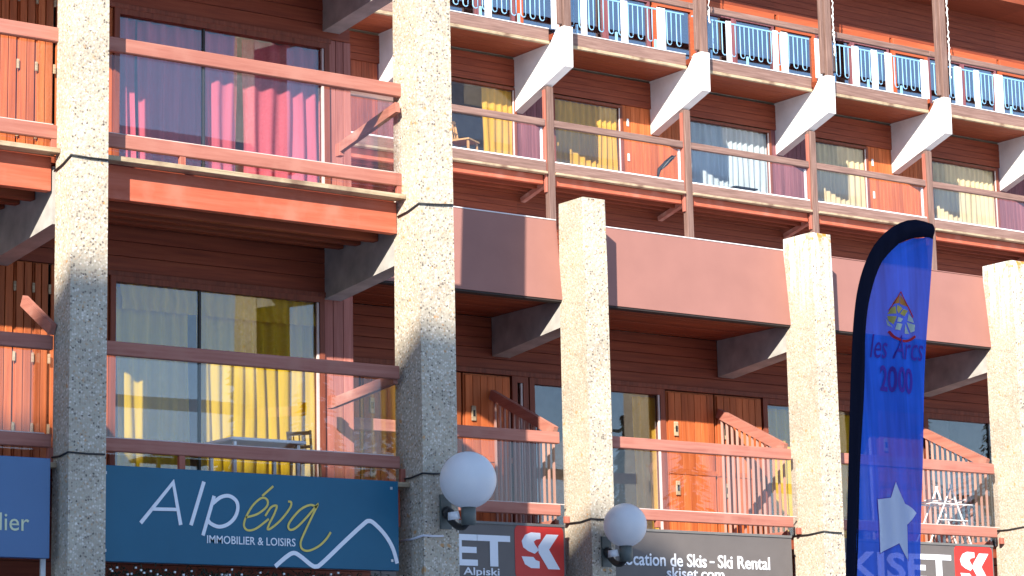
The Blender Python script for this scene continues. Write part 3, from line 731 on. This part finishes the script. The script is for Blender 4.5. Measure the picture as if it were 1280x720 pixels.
def ribbon(P, wd, Y, th=.004):
    """flat stroke in the X/Z plane, P in metres"""
    P = [Vector(p) for p in P]; V, Fc = [], []
    n = len(P)
    for i, p in enumerate(P):
        d0 = (p-P[i-1]).normalized() if i else (P[1]-p).normalized()
        d1 = (P[i+1]-p).normalized() if i < n-1 else d0
        d = (d0+d1); d = d.normalized() if d.length > 1e-6 else d0
        nn = Vector((-d.y, d.x)); m = nn.dot(Vector((-d0.y, d0.x))); k = min(1.8, 1/max(.3, m))
        ww = wd[i] if isinstance(wd, list) else wd
        a, b = p+nn*ww/2*k, p-nn*ww/2*k
        V += [(a.x, Y, a.y), (b.x, Y, b.y), (a.x, Y-th, a.y), (b.x, Y-th, b.y)]
    for i in range(n-1):
        q, s = i*4, i*4+4
        Fc += [(q+2, q+3, s+3, s+2), (q, q+2, s+2, s), (q+1, s+1, s+3, q+3)]
    Fc += [(0, 1, 3, 2), (n*4-4, n*4-2, n*4-1, n*4-3)]
    return V, Fc
def polyplate(P, Y, th=.003):
    n = len(P); V = [(a, Y, b) for a, b in P]+[(a, Y-th, b) for a, b in P]
    return V, [tuple(range(n)), tuple(range(2*n-1, n-1, -1))]+[(i, (i+1) % n, n+(i+1) % n, n+i) for i in range(n)]
def px2(P, Y): return [(atY(a, b, Y).x, atY(a, b, Y).z) for a, b in P]

# --- blue estate agent's board
YS = 20.02
x0, x1 = P0X+.354, XX(498.5, 660, YS)
z1, z0 = ZZ(300, 590.5, YS), ZZ(300, 707, YS)
sg = emp('shop_sign', ((x0+x1)/2, YS, z0), 'dark teal blue shop board with white and yellow script lettering and mountain line', 'sign')
box('board', x0, x1, YS, YS+.1, z0, z1, 'sign_blue', sg, .004)
def zm(P): return [(120+a/3.2, 570+b/3.2) for a, b in P]
def strokes(name, L, wpx, mat, parent, Y, smooth=True):
    parts = []
    for k, P in enumerate(L):
        q = zm(P); q = catmull(q) if (smooth and len(P) > 2) else q
        parts.append(ribbon(px2(q, Y), wpx/134.0, Y-.001-.0006*k))
    V, Fc = join(parts); return geo(name, V, Fc, mat, parent)
strokes('letter_a', [[(178, 268), (308, 106), (338, 276)]], 4.6, 'ink_white', sg, YS, False)
strokes('letter_a_bar', [[(224, 212), (326, 214)]], 4.0, 'ink_white', sg, YS-.005, False)
strokes('letter_l', [[(431, 103), (379, 277)]], 4.6, 'ink_white', sg, YS, False)
strokes('letter_p', [[(472, 160), (427, 318)], [(466, 190), (498, 165), (532, 160), (560, 180), (566, 212), (553, 248), (525, 274), (490, 283), (458, 270), (446, 255)]], 4.4, 'ink_white', sg, YS)
strokes('letter_e', [[(598, 246), (645, 232), (682, 202), (684, 176), (662, 168), (628, 196), (600, 243), (591, 278), (606, 297), (640, 290), (690, 252)], [(664, 160), (708, 121)]], 2.5, 'ink_yellow', sg, YS)
strokes('letter_v', [[(676, 240), (700, 205), (722, 200), (712, 232), (692, 272), (686, 293), (704, 286), (742, 252), (775, 208), (780, 186), (768, 182)]], 2.5, 'ink_yellow', sg, YS-.002)
strokes('letter_a_script', [[(882, 206), (858, 196), (820, 212), (784, 250), (768, 280), (778, 296), (806, 282), (850, 236), (886, 194), (868, 232), (836, 300), (818, 345), (824, 372), (850, 379), (888, 362), (918, 335), (938, 305)]], 2.6, 'ink_yellow', sg, YS-.004)
strokes('mountain_line', [[(716, 442), (760, 404), (790, 388), (818, 402), (860, 436), (880, 442), (904, 428), (1000, 336), (1070, 272), (1090, 260), (1112, 270), (1154, 314), (1186, 368), (1204, 430)]], 5.2, 'ink_white', sg, YS)
put_text('small_lettering', 'IMMOBILIER & LOISIRS', XX(258.5, 676, YS), XX(369, 678, YS), ZZ(310, 681, YS), ZZ(310, 671, YS), YS-.001, 'ink_white', sg, .004)
for xa in (x0+.08, x1-.08):
    for za in (z0+.08, z1-.08): box('screw', xa-.012, xa+.012, YS-.006, YS-.0005, za, za+.024, 'steel', sg, .003)
# --- board on the left of the first pillar
YS2 = 20.0
sx1 = XX(62.5, 640, YS2)
sg2 = emp('shop_sign', (sx1-1.5, YS2, z0), 'slate blue board with pale lowercase lettering on the far side of the tall pillar', 'sign')
box('board', P0X-3.2, sx1, YS2, YS2+.1, ZZ(30, 697, YS2), ZZ(30, 571, YS2), 'sign_blue2', sg2, .004)
put_text('lettering', 'lier', XX(-1, 660, YS2), XX(36, 660, YS2), ZZ(20, 663.5, YS2), ZZ(20, 641.5, YS2), YS2-.001, 'ink_pale', sg2)
box('sign_post', XX(52, 710, 20.1), XX(58, 710, 20.1), 20.11, 20.14, ZZ(55, 740, 20.1), ZZ(55, 690, 20.1), 'white_paint', sg2)

# --- ski rental boards
YSB = 21.96
zB1, zB0 = ZZ(811, 661, YSB), ZZ(811, 661, YSB)-.81
def rounded(x0, x1, z0, z1, r, n=5):
    P = []
    for cx_, cz_, a0 in ((x1-r, z1-r, 0), (x0+r, z1-r, 90), (x0+r, z0+r, 180), (x1-r, z0+r, 270)):
        for k in range(n+1):
            a = R(a0+90*k/n); P.append((cx_+r*math.cos(a), cz_+r*math.sin(a)))
    return P
def ski_sign(x0, x1, label, logo):
    s = emp('shop_sign', ((x0+x1)/2, YSB, zB0), label, 'sign', None)
    box('board', x0, x1, YSB, YSB+.08, zB0, zB1, 'sign_grey', s, .004)
    box('board_edge', x0, x1-.002, YSB-.012, YSB-.001, zB1-.03, zB1-.002, 'sign_edge', s, .002)
    if logo:
        # measured on the first board: logo square px 643..705, lettering before it
        off = x1-XX(707, 690, YSB)
        lx0, lx1 = XX(643.5, 690, YSB)+off, XX(704.5, 690, YSB)+off
        lz1 = ZZ(674, 657, YSB); lz0 = lz1-.565
        V, Fc = polyplate(rounded(lx0, lx1, lz0, lz1, .07), YSB-.001); geo('logo_tile', V, Fc, 'ink_red', s)
        def lp(P):
            Q = []
            for a, b in P:
                X = atY(640+a/4.5, 690, YSB).x+off; Z = lz1-.075-(b-495)/4.5/120.0*1.02
                Q.append((X, Z))
            return Q
        Y2 = YSB-.0045
        V, Fc = join([polyplate(lp([(160, 497), (108, 495), (74, 510), (54, 545), (62, 580), (90, 600), (126, 614), (150, 592), (128, 562), (122, 546), (135, 535), (160, 530)]), Y2, .002),
                      polyplate(lp([(52, 630), (118, 632), (130, 648), (152, 656), (152, 694), (105, 694), (70, 674)]), Y2, .002)]); geo('logo_s', V, Fc, 'ink_white', s)
        V, Fc = polyplate(lp([(193, 503), (262, 503), (206, 588), (266, 697), (200, 697), (148, 608), (146, 572)]), Y2-.0015, .002); geo('logo_k', V, Fc, 'ink_white', s)
        tx1 = XX(637.5, 690, YSB)+off; pitch = .0
        et0 = XX(567, 690, YSB)+off; unit = (tx1-et0)/2
        zt1 = ZZ(600, 668, YSB)-.0; zt0 = ZZ(600, 708, YSB)
        xa = tx1-unit*5.55
        put_text('lettering', 'SKISET', xa, tx1, zt0, zt1, YSB-.001, 'ink_white', s, .028, 0, 1.02)
        put_text('small_lettering', 'Alpiski', XX(579, 712, YSB)+off, XX(624, 714, YSB)+off, ZZ(600, 722, YSB), ZZ(600, 709.5, YSB), YSB-.001, 'ink_white', s, .012)
    else:
        zl0, zl1 = ZZ(860, 709, YSB), ZZ(860, 692.5, YSB)
        put_text('lettering', 'Location de Skis', XX(774, 695, YSB), XX(883, 705, YSB), zl0, zl1, YSB-.001, 'ink_white', s, .014)
        put_text('lettering', 'Ski Rental', XX(897, 700, YSB), XX(962, 705, YSB), zl0, zl1, YSB-.001, 'ink_white', s, .014)
        box('lettering_dash', XX(887, 700, YSB), XX(892.5, 700, YSB), YSB-.006, YSB-.001, zl0+.055, zl0+.075, 'ink_white', s, 0)
        put_text('small_lettering', 'skiset.com', XX(833, 714, YSB), XX(905, 718, YSB), ZZ(868, 724, YSB), ZZ(868, 710, YSB), YSB-.001, 'ink_white', s, .014)
    return s
ski_sign(13.9, XX(707, 690, YSB), 'grey board with white capitals and red logo tile partly behind globe lamp', True)
ski_sign(PBX[0]+.318, XX(990, 690, YSB), 'taupe grey ski rental board with two lines of white lettering', False)
ski_sign(PBX[1]+.318, XX(1241.5, 690, YSB), 'grey board with white capitals and red logo tile partly behind blue feather flag', True)

# ================================================================ GLOBE LAMPS
def lamp(px_, py_, r, Y, plate, label, yface):
    c = atY(px_, py_, Y)
    base = atY(*plate, yface)
    o = emp('globe_lamp', (base.x, yface, base.z-.15), label, 'lamp', 'globe lamps on the pillars')
    bm = bmesh.new(); bmesh.ops.create_uvsphere(bm, u_segments=40, v_segments=24, radius=r)
    me = bpy.data.meshes.new('globe'); bm.to_mesh(me); bm.free(); me.materials.append(MATS['globe'])
    for p in me.polygons: p.use_smooth = True
    g = link('globe', me, c, o)
    box('wall_plate', base.x-.06, base.x+.06, yface-.025, yface-.001, base.z-.16, base.z+.16, 'lamp_metal', o, .008)
    V, Fc = tube([(c.x, c.y, c.z-r-.15), (c.x, c.y, c.z-r+.02)], .07, 16); geo('socket', V, Fc, 'lamp_metal', o, True)
    pts = []
    p0 = Vector((base.x, yface-.02, base.z-.0)); p3 = Vector((c.x, c.y, c.z-r-.10))
    p1 = p0+Vector((0, -.12, -.16)); p2 = p3+Vector((-.02, .06, -.12))
    for k in range(13):
        t = k/12; pts.append(p0*(1-t)**3+p1*3*t*(1-t)**2+p2*3*t*t*(1-t)+p3*t**3)
    V, Fc = tube(pts, .032, 10); geo('arm', V, Fc, 'lamp_dark', o, True)
    V, Fc = tube([p0+Vector((0, -.002, 0)), p0+Vector((0, -.06, -.03))], .055, 12); geo('collar', V, Fc, 'lamp_dark', o, True)
    V, Fc = tube([(c.x-.13, c.y+.06, c.z-r-.03), (c.x-.12, c.y+.06, c.z-r-.10)], [.05, .06], 8); geo('junction_box', V, Fc, 'globe', o, True)
lamp(585, 600, .262, 19.42, (556, 640), 'white globe lamp on a curved arm fixed to the tall shaded pillar', YA)
lamp(781.5, 656.5, .23, 21.36, (757, 690), 'white globe lamp on a curved arm fixed to the sunlit short pillar', YB)

# ================================================================ FEATHER FLAG
FD = 16.0
fc = ray(1112, 500)*FD; fc = Vector((fc.x, fc.y, fc.z+EYE))
fh = (Vector((CR.x, CR.y, 0)).normalized()*math.cos(R(14))+Vector((CD.x, CD.y, 0)).normalized()*math.sin(R(14)))
fn = Vector((fh.y, -fh.x, 0))
if fn.dot(Vector((CD.x, CD.y, 0))) > 0: fn = -fn
def fpl(x, y, off=0.0, rip=True):
    v = ray(x, y); o = Vector((0, 0, EYE)); k = (fc-o).dot(fn)/v.dot(fn); p = o+v*k
    a = (p-fc).dot(fh)
    if rip:
        p = p+fn*(.016*math.sin(a*23+.6*math.sin(p.z*1.3))+.010*math.sin(a*51+p.z*.9)+.03*math.sin(p.z*1.1+a*3))
    return p+fn*off
fl = emp('feather_flag', (fc.x, fc.y, 0), 'blue feather flag with black pole sleeve, white star and drop emblem', 'flag')
outer = [(1056, 860), (1057, 790), (1057, 720), (1060, 600), (1063, 480), (1067, 400), (1074, 352), (1088, 314), (1106, 291), (1126, 278), (1145, 274.5), (1165.5, 280)]
inner = [(1068, 860), (1068, 790), (1069, 720), (1074, 600), (1080, 480), (1084, 402), (1092, 360), (1105, 326), (1122, 306), (1138, 298), (1152, 296), (1164.5, 300)]
def resamp(P, n):
    L = [0]
    for a, b in zip(P[:-1], P[1:]): L.append(L[-1]+math.dist(a, b))
    Q = []
    for k in range(n+1):
        s = L[-1]*k/n; i = max(j for j in range(len(L)) if L[j] <= s+1e-9); i = min(i, len(P)-2)
        t = (s-L[i])/(L[i+1]-L[i]); Q.append(tuple(P[i][j]+(P[i+1][j]-P[i][j])*t for j in range(2)))
    return Q
oc, ic = resamp(catmull(outer), 60), resamp(catmull(inner), 60)
V, Fc = [], []; m = 6
for a, b in zip(oc, ic):
    for k in range(m+1):
        t = k/m; x, y = a[0]+(b[0]-a[0])*t, a[1]+(b[1]-a[1])*t
        V.append(fpl(x, y, .045*math.sin(math.pi*t)+.002, k in (m,)))
for i in range(60):
    for k in range(m):
        a = i*(m+1)+k; Fc.append((a, a+1, a+m+2, a+m+1))
nb = len(V)
for a, b in zip(oc, ic):
    for k in range(m+1):
        t = k/m; x, y = a[0]+(b[0]-a[0])*t, a[1]+(b[1]-a[1])*t
        V.append(fpl(x, y, -.045*math.sin(math.pi*t), k in (m,)))
for i in range(60):
    for k in range(m):
        a = nb+i*(m+1)+k; Fc.append((a, a+m+1, a+m+2, a+1))
geo('pole_sleeve', V, Fc, 'flag_black', fl, True)
right = [(1151, 860), (1151.5, 790), (1152, 720), (1154, 650), (1157, 550), (1160, 450), (1162.5, 360), (1164.5, 300)]
def innx(y):
    P = inner
    for a, b in zip(P[:-1], P[1:]):
        if (a[1]-y)*(b[1]-y) <= 0 and a[1] != b[1]: return a[0]+(b[0]-a[0])*(y-a[1])/(b[1]-a[1])
    return P[-1][0]
def rgx(y):
    for a, b in zip(right[:-1], right[1:]):
        if (a[1]-y)*(b[1]-y) <= 0: return a[0]+(b[0]-a[0])*(y-a[1])/(b[1]-a[1])
    return 1164.5
V, Fc = [], []; ny, nx = 70, 26
ys = [860-(860-297)*k/ny for k in range(ny+1)]
for y in ys:
    xa, xb = innx(max(y, 297.0))-2, rgx(max(y, 300.5))
    if xa > xb: xa = xb-.5
    for k in range(nx+1):
        V.append(fpl(xa+(xb-xa)*k/nx, y))
for j in range(ny):
    for k in range(nx):
        a = j*(nx+1)+k; Fc.append((a, a+1, a+nx+2, a+nx+1))
geo('sail', V, Fc, 'flag_blue', fl, True)
def decal(name, P, mat, off=.006):
    bm = bmesh.new(); f = bm.faces.new([bm.verts.new((a, b, 0)) for a, b in P])
    bmesh.ops.triangulate(bm, faces=[f])
    for _ in range(5):
        bmesh.ops.subdivide_edges(bm, edges=[e for e in bm.edges if e.calc_length() > 2.5], cuts=1, use_grid_fill=False)
        bmesh.ops.triangulate(bm, faces=bm.faces[:])
    bm.verts.index_update()
    V = [fpl(v.co.x, v.co.y, off) for v in bm.verts]; Fc = [tuple(v.index for v in f.verts) for f in bm.faces]; bm.free()
    return geo(name, V, Fc, mat, fl)
star = [(1121, 602), (1131, 630), (1147, 641), (1133, 656), (1134, 701), (1124, 679), (1099, 692), (1099, 655), (1097, 624), (1114, 622)]
scx, scy = 1118, 647
decal('star_outline', [(scx+(a-scx)*1.04, scy+(b-scy)*1.03) for a, b in star], 'flag_ink', .005)
decal('star', star, 'flag_white', .009)
def em(P): return [(1050+a/4, 340+b/4) for a, b in P]
for k, (P, c) in enumerate([([(305, 112), (330, 140), (350, 170), (300, 158)], 'flag_orange'), ([(300, 112), (296, 155), (262, 160), (280, 130)], 'flag_orange'),
        ([(285, 165), (318, 178), (292, 208), (284, 190)], 'flag_yellow'), ([(276, 170), (282, 208), (246, 206), (260, 178)], 'flag_yellow'), ([(325, 182), (348, 190), (330, 218), (300, 208)], 'flag_yellow'),
        ([(245, 216), (284, 222), (270, 260), (250, 240)], 'flag_yellow'), ([(290, 225), (322, 232), (305, 250), (286, 248)], 'flag_pale'), ([(240, 228), (258, 262), (268, 276), (246, 262)], 'flag_pale'),
        ([(352, 205), (370, 232), (376, 252), (346, 240)], 'flag_pale'), ([(284, 256), (316, 258), (300, 292), (276, 286)], 'flag_pale'), ([(342, 248), (382, 262), (380, 292), (362, 300)], 'flag_pale'), ([(334, 256), (354, 306), (330, 304)], 'flag_pale')]):
    decal('emblem_facet', em(P), c, .007)
def fribbon(P, wd):
    P = catmull(P, 5); a, b = [], []
    for i, p in enumerate(P):
        q = P[min(i+1, len(P)-1)]; o = P[max(i-1, 0)]; d = Vector((q[0]-o[0], q[1]-o[1])).normalized(); n_ = Vector((-d.y, d.x))*wd/2
        a.append((p[0]+n_.x, p[1]+n_.y)); b.append((p[0]-n_.x, p[1]-n_.y))
    V = [fpl(x, y, .008) for x, y in a]+[fpl(x, y, .008) for x, y in b]; n_ = len(a)
    return V, [(i, i+1, n_+i+1, n_+i) for i in range(n_-1)]
V, Fc = join([fribbon(em([(252, 292), (275, 325), (315, 342), (355, 338), (384, 318)]), 3.0), fribbon(em([(308, 96), (285, 130), (250, 190)]), 1.2), fribbon(em([(308, 96), (345, 165), (372, 225)]), 1.4)]); geo('emblem_line', V, Fc, 'flag_red', fl)
def ftext(name, body, x0, x1, y0, y1, mat, sh=0, bold=.0):
    me = text_mesh(body, 1.0, bold, sh); xs = [v.co.x for v in me.vertices]; zs = [v.co.y for v in me.vertices]
    a, b, c, d = min(xs), max(xs), min(zs), max(zs)
    vv = [fpl(x0+(v.co.x-a)/(b-a)*(x1-x0), y0+(d-v.co.y)/(d-c)*(y1-y0)+(v.co.x-a)/(b-a)*5, .008+(.001 if v.co.z > 0 else 0)) for v in me.vertices]
    fs = [tuple(p.vertices) for p in me.polygons]; bpy.data.meshes.remove(me)
    geo(name, vv, fs, mat, fl)
ftext('lettering', 'les Arcs', 1090, 1157, 416, 446, 'flag_ink', .25)
ftext('number_lettering', '2000', 1102, 1143, 455, 488, 'flag_ink', .0, .02)
# pole down to a cross base
bt = fpl(1062, 860, 0, False)
V, Fc = tube([(bt.x, bt.y, .05), (bt.x, bt.y, bt.z+.3)], .02, 10); geo('pole', V, Fc, 'black', fl, True)
V, Fc = join([bar((bt.x-.4, bt.y, .03), (bt.x+.4, bt.y, .03), .05, .05), bar((bt.x, bt.y-.4, .0345), (bt.x, bt.y+.4, .0345), .05, .04)]); geo('cross_base', V, Fc, 'black', fl)

# ================================================================ SMALL THINGS
def cable(pts, label, r=.009, mat='cable', name='cable'):
    V, Fc = tube(pts, r, 6); return geo(name, V, Fc, mat, None, True, label=label, cat='cable')
def wrap(X, Yf, pl, pc, pr, label, **kw):
    a = atX(*pl, X-.012); b = atX(*pc, X-.012); b.y = Yf-.012; c = atY(*pr, Yf-.012)
    b.z = (atX(pc[0], pc[1], X-.012).z+atY(pc[0], pc[1], Yf-.012).z)/2
    return cable([a, a*.5+b*.5-Vector((0, 0, .012)), b, b*.5+c*.5-Vector((0, 0, .004)), c], label, **kw)
wrap(P0X, YA, (68, 214), (90, 193), (135, 200), 'dark cable round the far left pillar at upper balcony floor')
wrap(P0X, YA, (64, 572), (85, 565), (131, 568), 'dark cable round the far left pillar beside the blue boards')
wrap(13.515, YA, (497, 271), (523, 254), (566, 256), 'dark cable wrapped round tall pillar level with the brown parapet')
wrap(13.515, YA, (499, 600), (533, 591), (552, 592), 'black cable round tall pillar running behind the globe lamp')
wrap(13.515, YA, (499, 676), (535, 669), (554, 670), 'white rope light wrapped round tall pillar below the globe lamp', mat='rope_light', r=.011)
wrap(PBX[0], YB, (712, 654), (740, 648), (757, 649), 'thin cable round first short pillar behind its globe lamp')
wrap(PBX[1], YB, (991, 670), (1029, 664), (1052, 666), 'thin cable round second short pillar beside the flag')
wrap(PBX[2], YB, (1238, 664), (1276, 658), (1300, 660), 'thin cable round the last short pillar at frame edge')

# string lights hanging on posts of rear block
for i, (yt, yb) in ((3, (-30, 30)), (4, (-30, 72)), (5, (-30, 98))):
    X = CX[i]+.11; zt_, zb_ = c4_t+3.0, ZZ({3: 885, 4: 1046, 5: 1187}[i], yb, YCt-.04)
    rs = random.Random(i); pts = []; rad = []
    z = zt_
    while z > zb_:
        pts.append((X+rs.uniform(-.015, .015), YCt-.03+rs.uniform(-.01, .01), z)); rad.append(rs.choice((.008, .015, .022))); z -= .035
    V, Fc = tube(pts, rad, 5)
    geo('light_string', V, Fc, 'bulb', None, True, label={3: 'short white light string hanging on post above the teal curtain window', 4: 'white light string hanging on rear post above second short pillar', 5: 'long white light string hanging on rear post above the flag tip'}[i], cat='string lights')

def chair(base, rz, s, mat, label):
    o = emp('chair', base, label, 'chair')
    def tr(v): return Vector((base[0]+s*(v[0]*math.cos(rz)-v[1]*math.sin(rz)), base[1]+s*(v[0]*math.sin(rz)+v[1]*math.cos(rz)), base[2]+s*v[2]))
    def part(n, L):
        V, Fc = join([bar(tr(a), tr(b), wd*s, wd*s, (0, 1, .3)) for a, b, wd in L]); geo(n, V, Fc, mat, o)
    for x in (-.19, .19):
        for y in (-.19, .19): part('leg', [((x, y, 0), (x*.92, y*.92, .44), .035)])
    V = [tr(v) for v in ((-.22, -.22, .44), (.22, -.22, .44), (.22, .22, .44), (-.22, .22, .44), (-.22, -.22, .47), (.22, -.22, .47), (.22, .22, .47), (-.22, .22, .47))]
    geo('seat', V, [(0, 3, 2, 1), (4, 5, 6, 7), (0, 1, 5, 4), (1, 2, 6, 5), (2, 3, 7, 6), (3, 0, 4, 7)], mat, o)
    part('backrest', [((-.19, .2, .47), (-.2, .29, .92), .032), ((.19, .2, .47), (.2, .29, .92), .032), ((-.2, .28, .88), (.2, .28, .88), .05), ((-.2, .24, .66), (.2, .24, .66), .04)]
         + [((x, .21, .48), (x, .28, .88), .016) for x in (-.1, 0, .1)])
chair(tuple(atY(580, 205, YC+.45))[:2]+(c3_f,), .5, 1.0, 'chair_wood', 'light wooden slat back chair on rear balcony beside tall pillar')
def table(base, label, w_=.8, d_=.55, h=.7, top='white_paint', leg='steel'):
    o = emp('table', base, label, 'table'); x, y, z = base
    box('table_top', x-w_/2, x+w_/2, y-d_/2, y+d_/2, z+h-.03, z+h, top, o, .006)
    for a in (-1, 1):
        for b in (-1, 1): box('leg', x+a*(w_/2-.06)-.018, x+a*(w_/2-.06)+.018, y+b*(d_/2-.06)-.018, y+b*(d_/2-.06)+.018, z, z+h-.031, leg, o, .004)
tb = atY(318, 545, 20.85)
table((tb.x, 20.85, f1_t), 'small white balcony table behind the rail above the blue sign', h=.40)
chair((tb.x+.62, 20.95, f1_t), 2.2, .58, 'chair_wood', 'small wooden balcony chair in front of yellow curtain above the blue sign')
t2 = atY(925, 232, YC+.5)
table((t2.x, YC+.5, c3_f), 'black low table on rear balcony before the teal curtain', .6, .4, .36, 'black', 'black')
# leaning skis in a dark bag on the rear balcony
a, b_ = atY(824, 212, YC+.3), atY(841, 196, YC+.3)
sb = emp('ski_bag', (a.x, a.y, c3_f), 'dark ski bag leaning on the rear balcony beside red cupboard', 'bag')
V, Fc = tube([(a.x-.12, a.y, c3_f+.02), a, (a+b_)/2, b_], [.03, .04, .05, .04], 10); geo('bag', V, Fc, 'black', sb, True)
V, Fc = tube([a+Vector((0, -.09, 0)), (a+b_)/2+Vector((0, -.14, .06)), b_+Vector((0, -.09, 0))], .012, 6); geo('strap', V, Fc, 'lamp_metal', sb, True)
# clothes airer on the low balcony right of the flag
ar = atY(1182, 655, YBr+.45)
airer = emp('clothes_airer', (ar.x, ar.y, fB), 'white wire clothes airer on low balcony between flag and pillar', 'clothes airer')
def wires(n, L, r=.011):
    V, Fc = join([tube([Vector((ar.x, ar.y, fB))+Vector(a), Vector((ar.x, ar.y, fB))+Vector(b)], r, 5) for a, b in L]); geo(n, V, Fc, 'white_wire', airer)
for s in (-1, 1):
    wires('leg_frame', [((-.36*s-.05, .12*k, 0), (.015*s, .12*k, .74)) for k in (-1, 1)]+[((-.36*s-.05, -.12, .02), (-.36*s-.05, .12, .02))])
wires('drying_bars', [((-.32+.07*k, -.12, .50+.03*(k % 3)), (-.32+.07*k, .16, .50+.03*(k % 3))) for k in range(10)]+[((-.36, -.12, .5), (.36, -.12, .5)), ((-.36, .16, .5), (.36, .16, .5)), ((-.25, -.13, .3), (.25, -.13, .3)), ((-.3, -.13, .17), (.3, -.13, .17))], .008)
# garland hanging under the blue board
rs = random.Random(11)
gx0, gx1 = P0X+.36, 13.5
gz = z0-.02
gar = emp('garland', ((gx0+gx1)/2, 20.1, gz-.12), 'dark evergreen garland with tiny white bulbs under the blue board', 'garland')
V, Fc = [], []
for k in range(2600):
    p = Vector((rs.uniform(gx0, gx1), 20.12+rs.gauss(0, .05), gz-.10+rs.gauss(0, .045))); d = Vector((rs.uniform(-1, 1), rs.uniform(-1, 1), rs.uniform(-1, 1))).normalized()*.05; e = d.cross(Vector((rs.uniform(-1, 1), rs.uniform(-1, 1), 1))).normalized()*.007
    b = len(V); V += [p-d*.5-e, p-d*.5+e, p+d*.5]; Fc.append((b, b+1, b+2))
geo('foliage', V, Fc, 'leaf', gar, kind='stuff')
L = []
for k in range(60):
    x, y, z = rs.uniform(gx0, gx1), 20.02+rs.uniform(0, .06), gz-.07+rs.gauss(0, .03); q = .008; L.append((x-q, x+q, y-q, y+q, z-q, z+q))
multi('bulbs', L, 'bulb', gar, kind='stuff')

# ================================================================ ACROSS THE SQUARE (casts the shade, seen in reflections)
def UV(u, a): return Vector((u*SY+a*SX, -u*SX+a*SY))        # across the light, along the light
AL = -9.0; TE = math.tan(SUN_EL)
def vz(v): return v-TE*AL+EYE
def uv(p): return (p.x*SY-p.y*SX, p.z-EYE+TE*(p.x*SX+p.y*SY))
e0, e1 = uv(atY(110, 332, YA)), uv(atY(800, 672, YSB))
k_ = (e1[1]-e0[1])/(e1[0]-e0[0])
prof = [(-24, 0), (-24, vz(e0[1]+k_*(-24-e0[0]))), (e1[0]+.12, vz(e1[1]+k_*.12)), (8, vz(e1[1]-.43*(8-e1[0]))), (8, 0)]
ch = emp('opposite_building', (*UV(-8, AL-5), 0), 'tall gabled building across the square facing the balconies', 'building')
V = []
for al in (AL, AL-10):
    for u, z in prof: p = UV(u, al); V.append((p.x, p.y, z))
n = len(prof)
geo('wall', V, [tuple(range(n)), tuple(range(2*n-1, n-1, -1))]+[(i, (i+1) % n, n+(i+1) % n, n+i) for i in range(n)], 'plaster', ch)
def pine(x, y, h, label, seed):
    rs = random.Random(seed)
    o = emp('pine_tree', (x, y, 0), label, 'tree', 'pines across the square')
    V, Fc = tube([(x, y, 0), (x, y, h*.5), (x, y, h)], [.16, .1, .02], 7); geo('trunk', V, Fc, 'bark', o, True)
    V, Fc = [], []
    for k in range(2600):
        t = rs.random()**.75; z = h*(.12+.88*t); rr = (1-t)*h*.2+.12; a = rs.uniform(0, 6.283); q = rr*math.sqrt(rs.random())
        if math.sin(z*5.5+a*2) < -.55: continue
        p = Vector((x+q*math.cos(a), y+q*math.sin(a), z-q*.35)); d = Vector((math.cos(a), math.sin(a), -.35)).normalized()*rs.uniform(.2, .42)
        e = Vector((-math.sin(a), math.cos(a), rs.uniform(-.4, .4)))*rs.uniform(.05, .12)
        b = len(V); V += [p-d*.5, p+e, p+d*.5, p-e]; Fc.append((b, b+1, b+2, b+3))
    geo('crown', V, Fc, 'needles', o)
for k, (x, y, h) in enumerate(((30.5, -1, 8.0), (24, -8, 9.0), (27, -3, 10.0), (44, -8, 11), (33, -6, 12), (52, -5, 13), (60, -9, 14))):
    pine(x, y, h, 'dark pine tree of %s metres standing across the square from the balconies' % ('eight', 'nine', 'ten', 'eleven', 'twelve', 'thirteen', 'fourteen')[k], k)
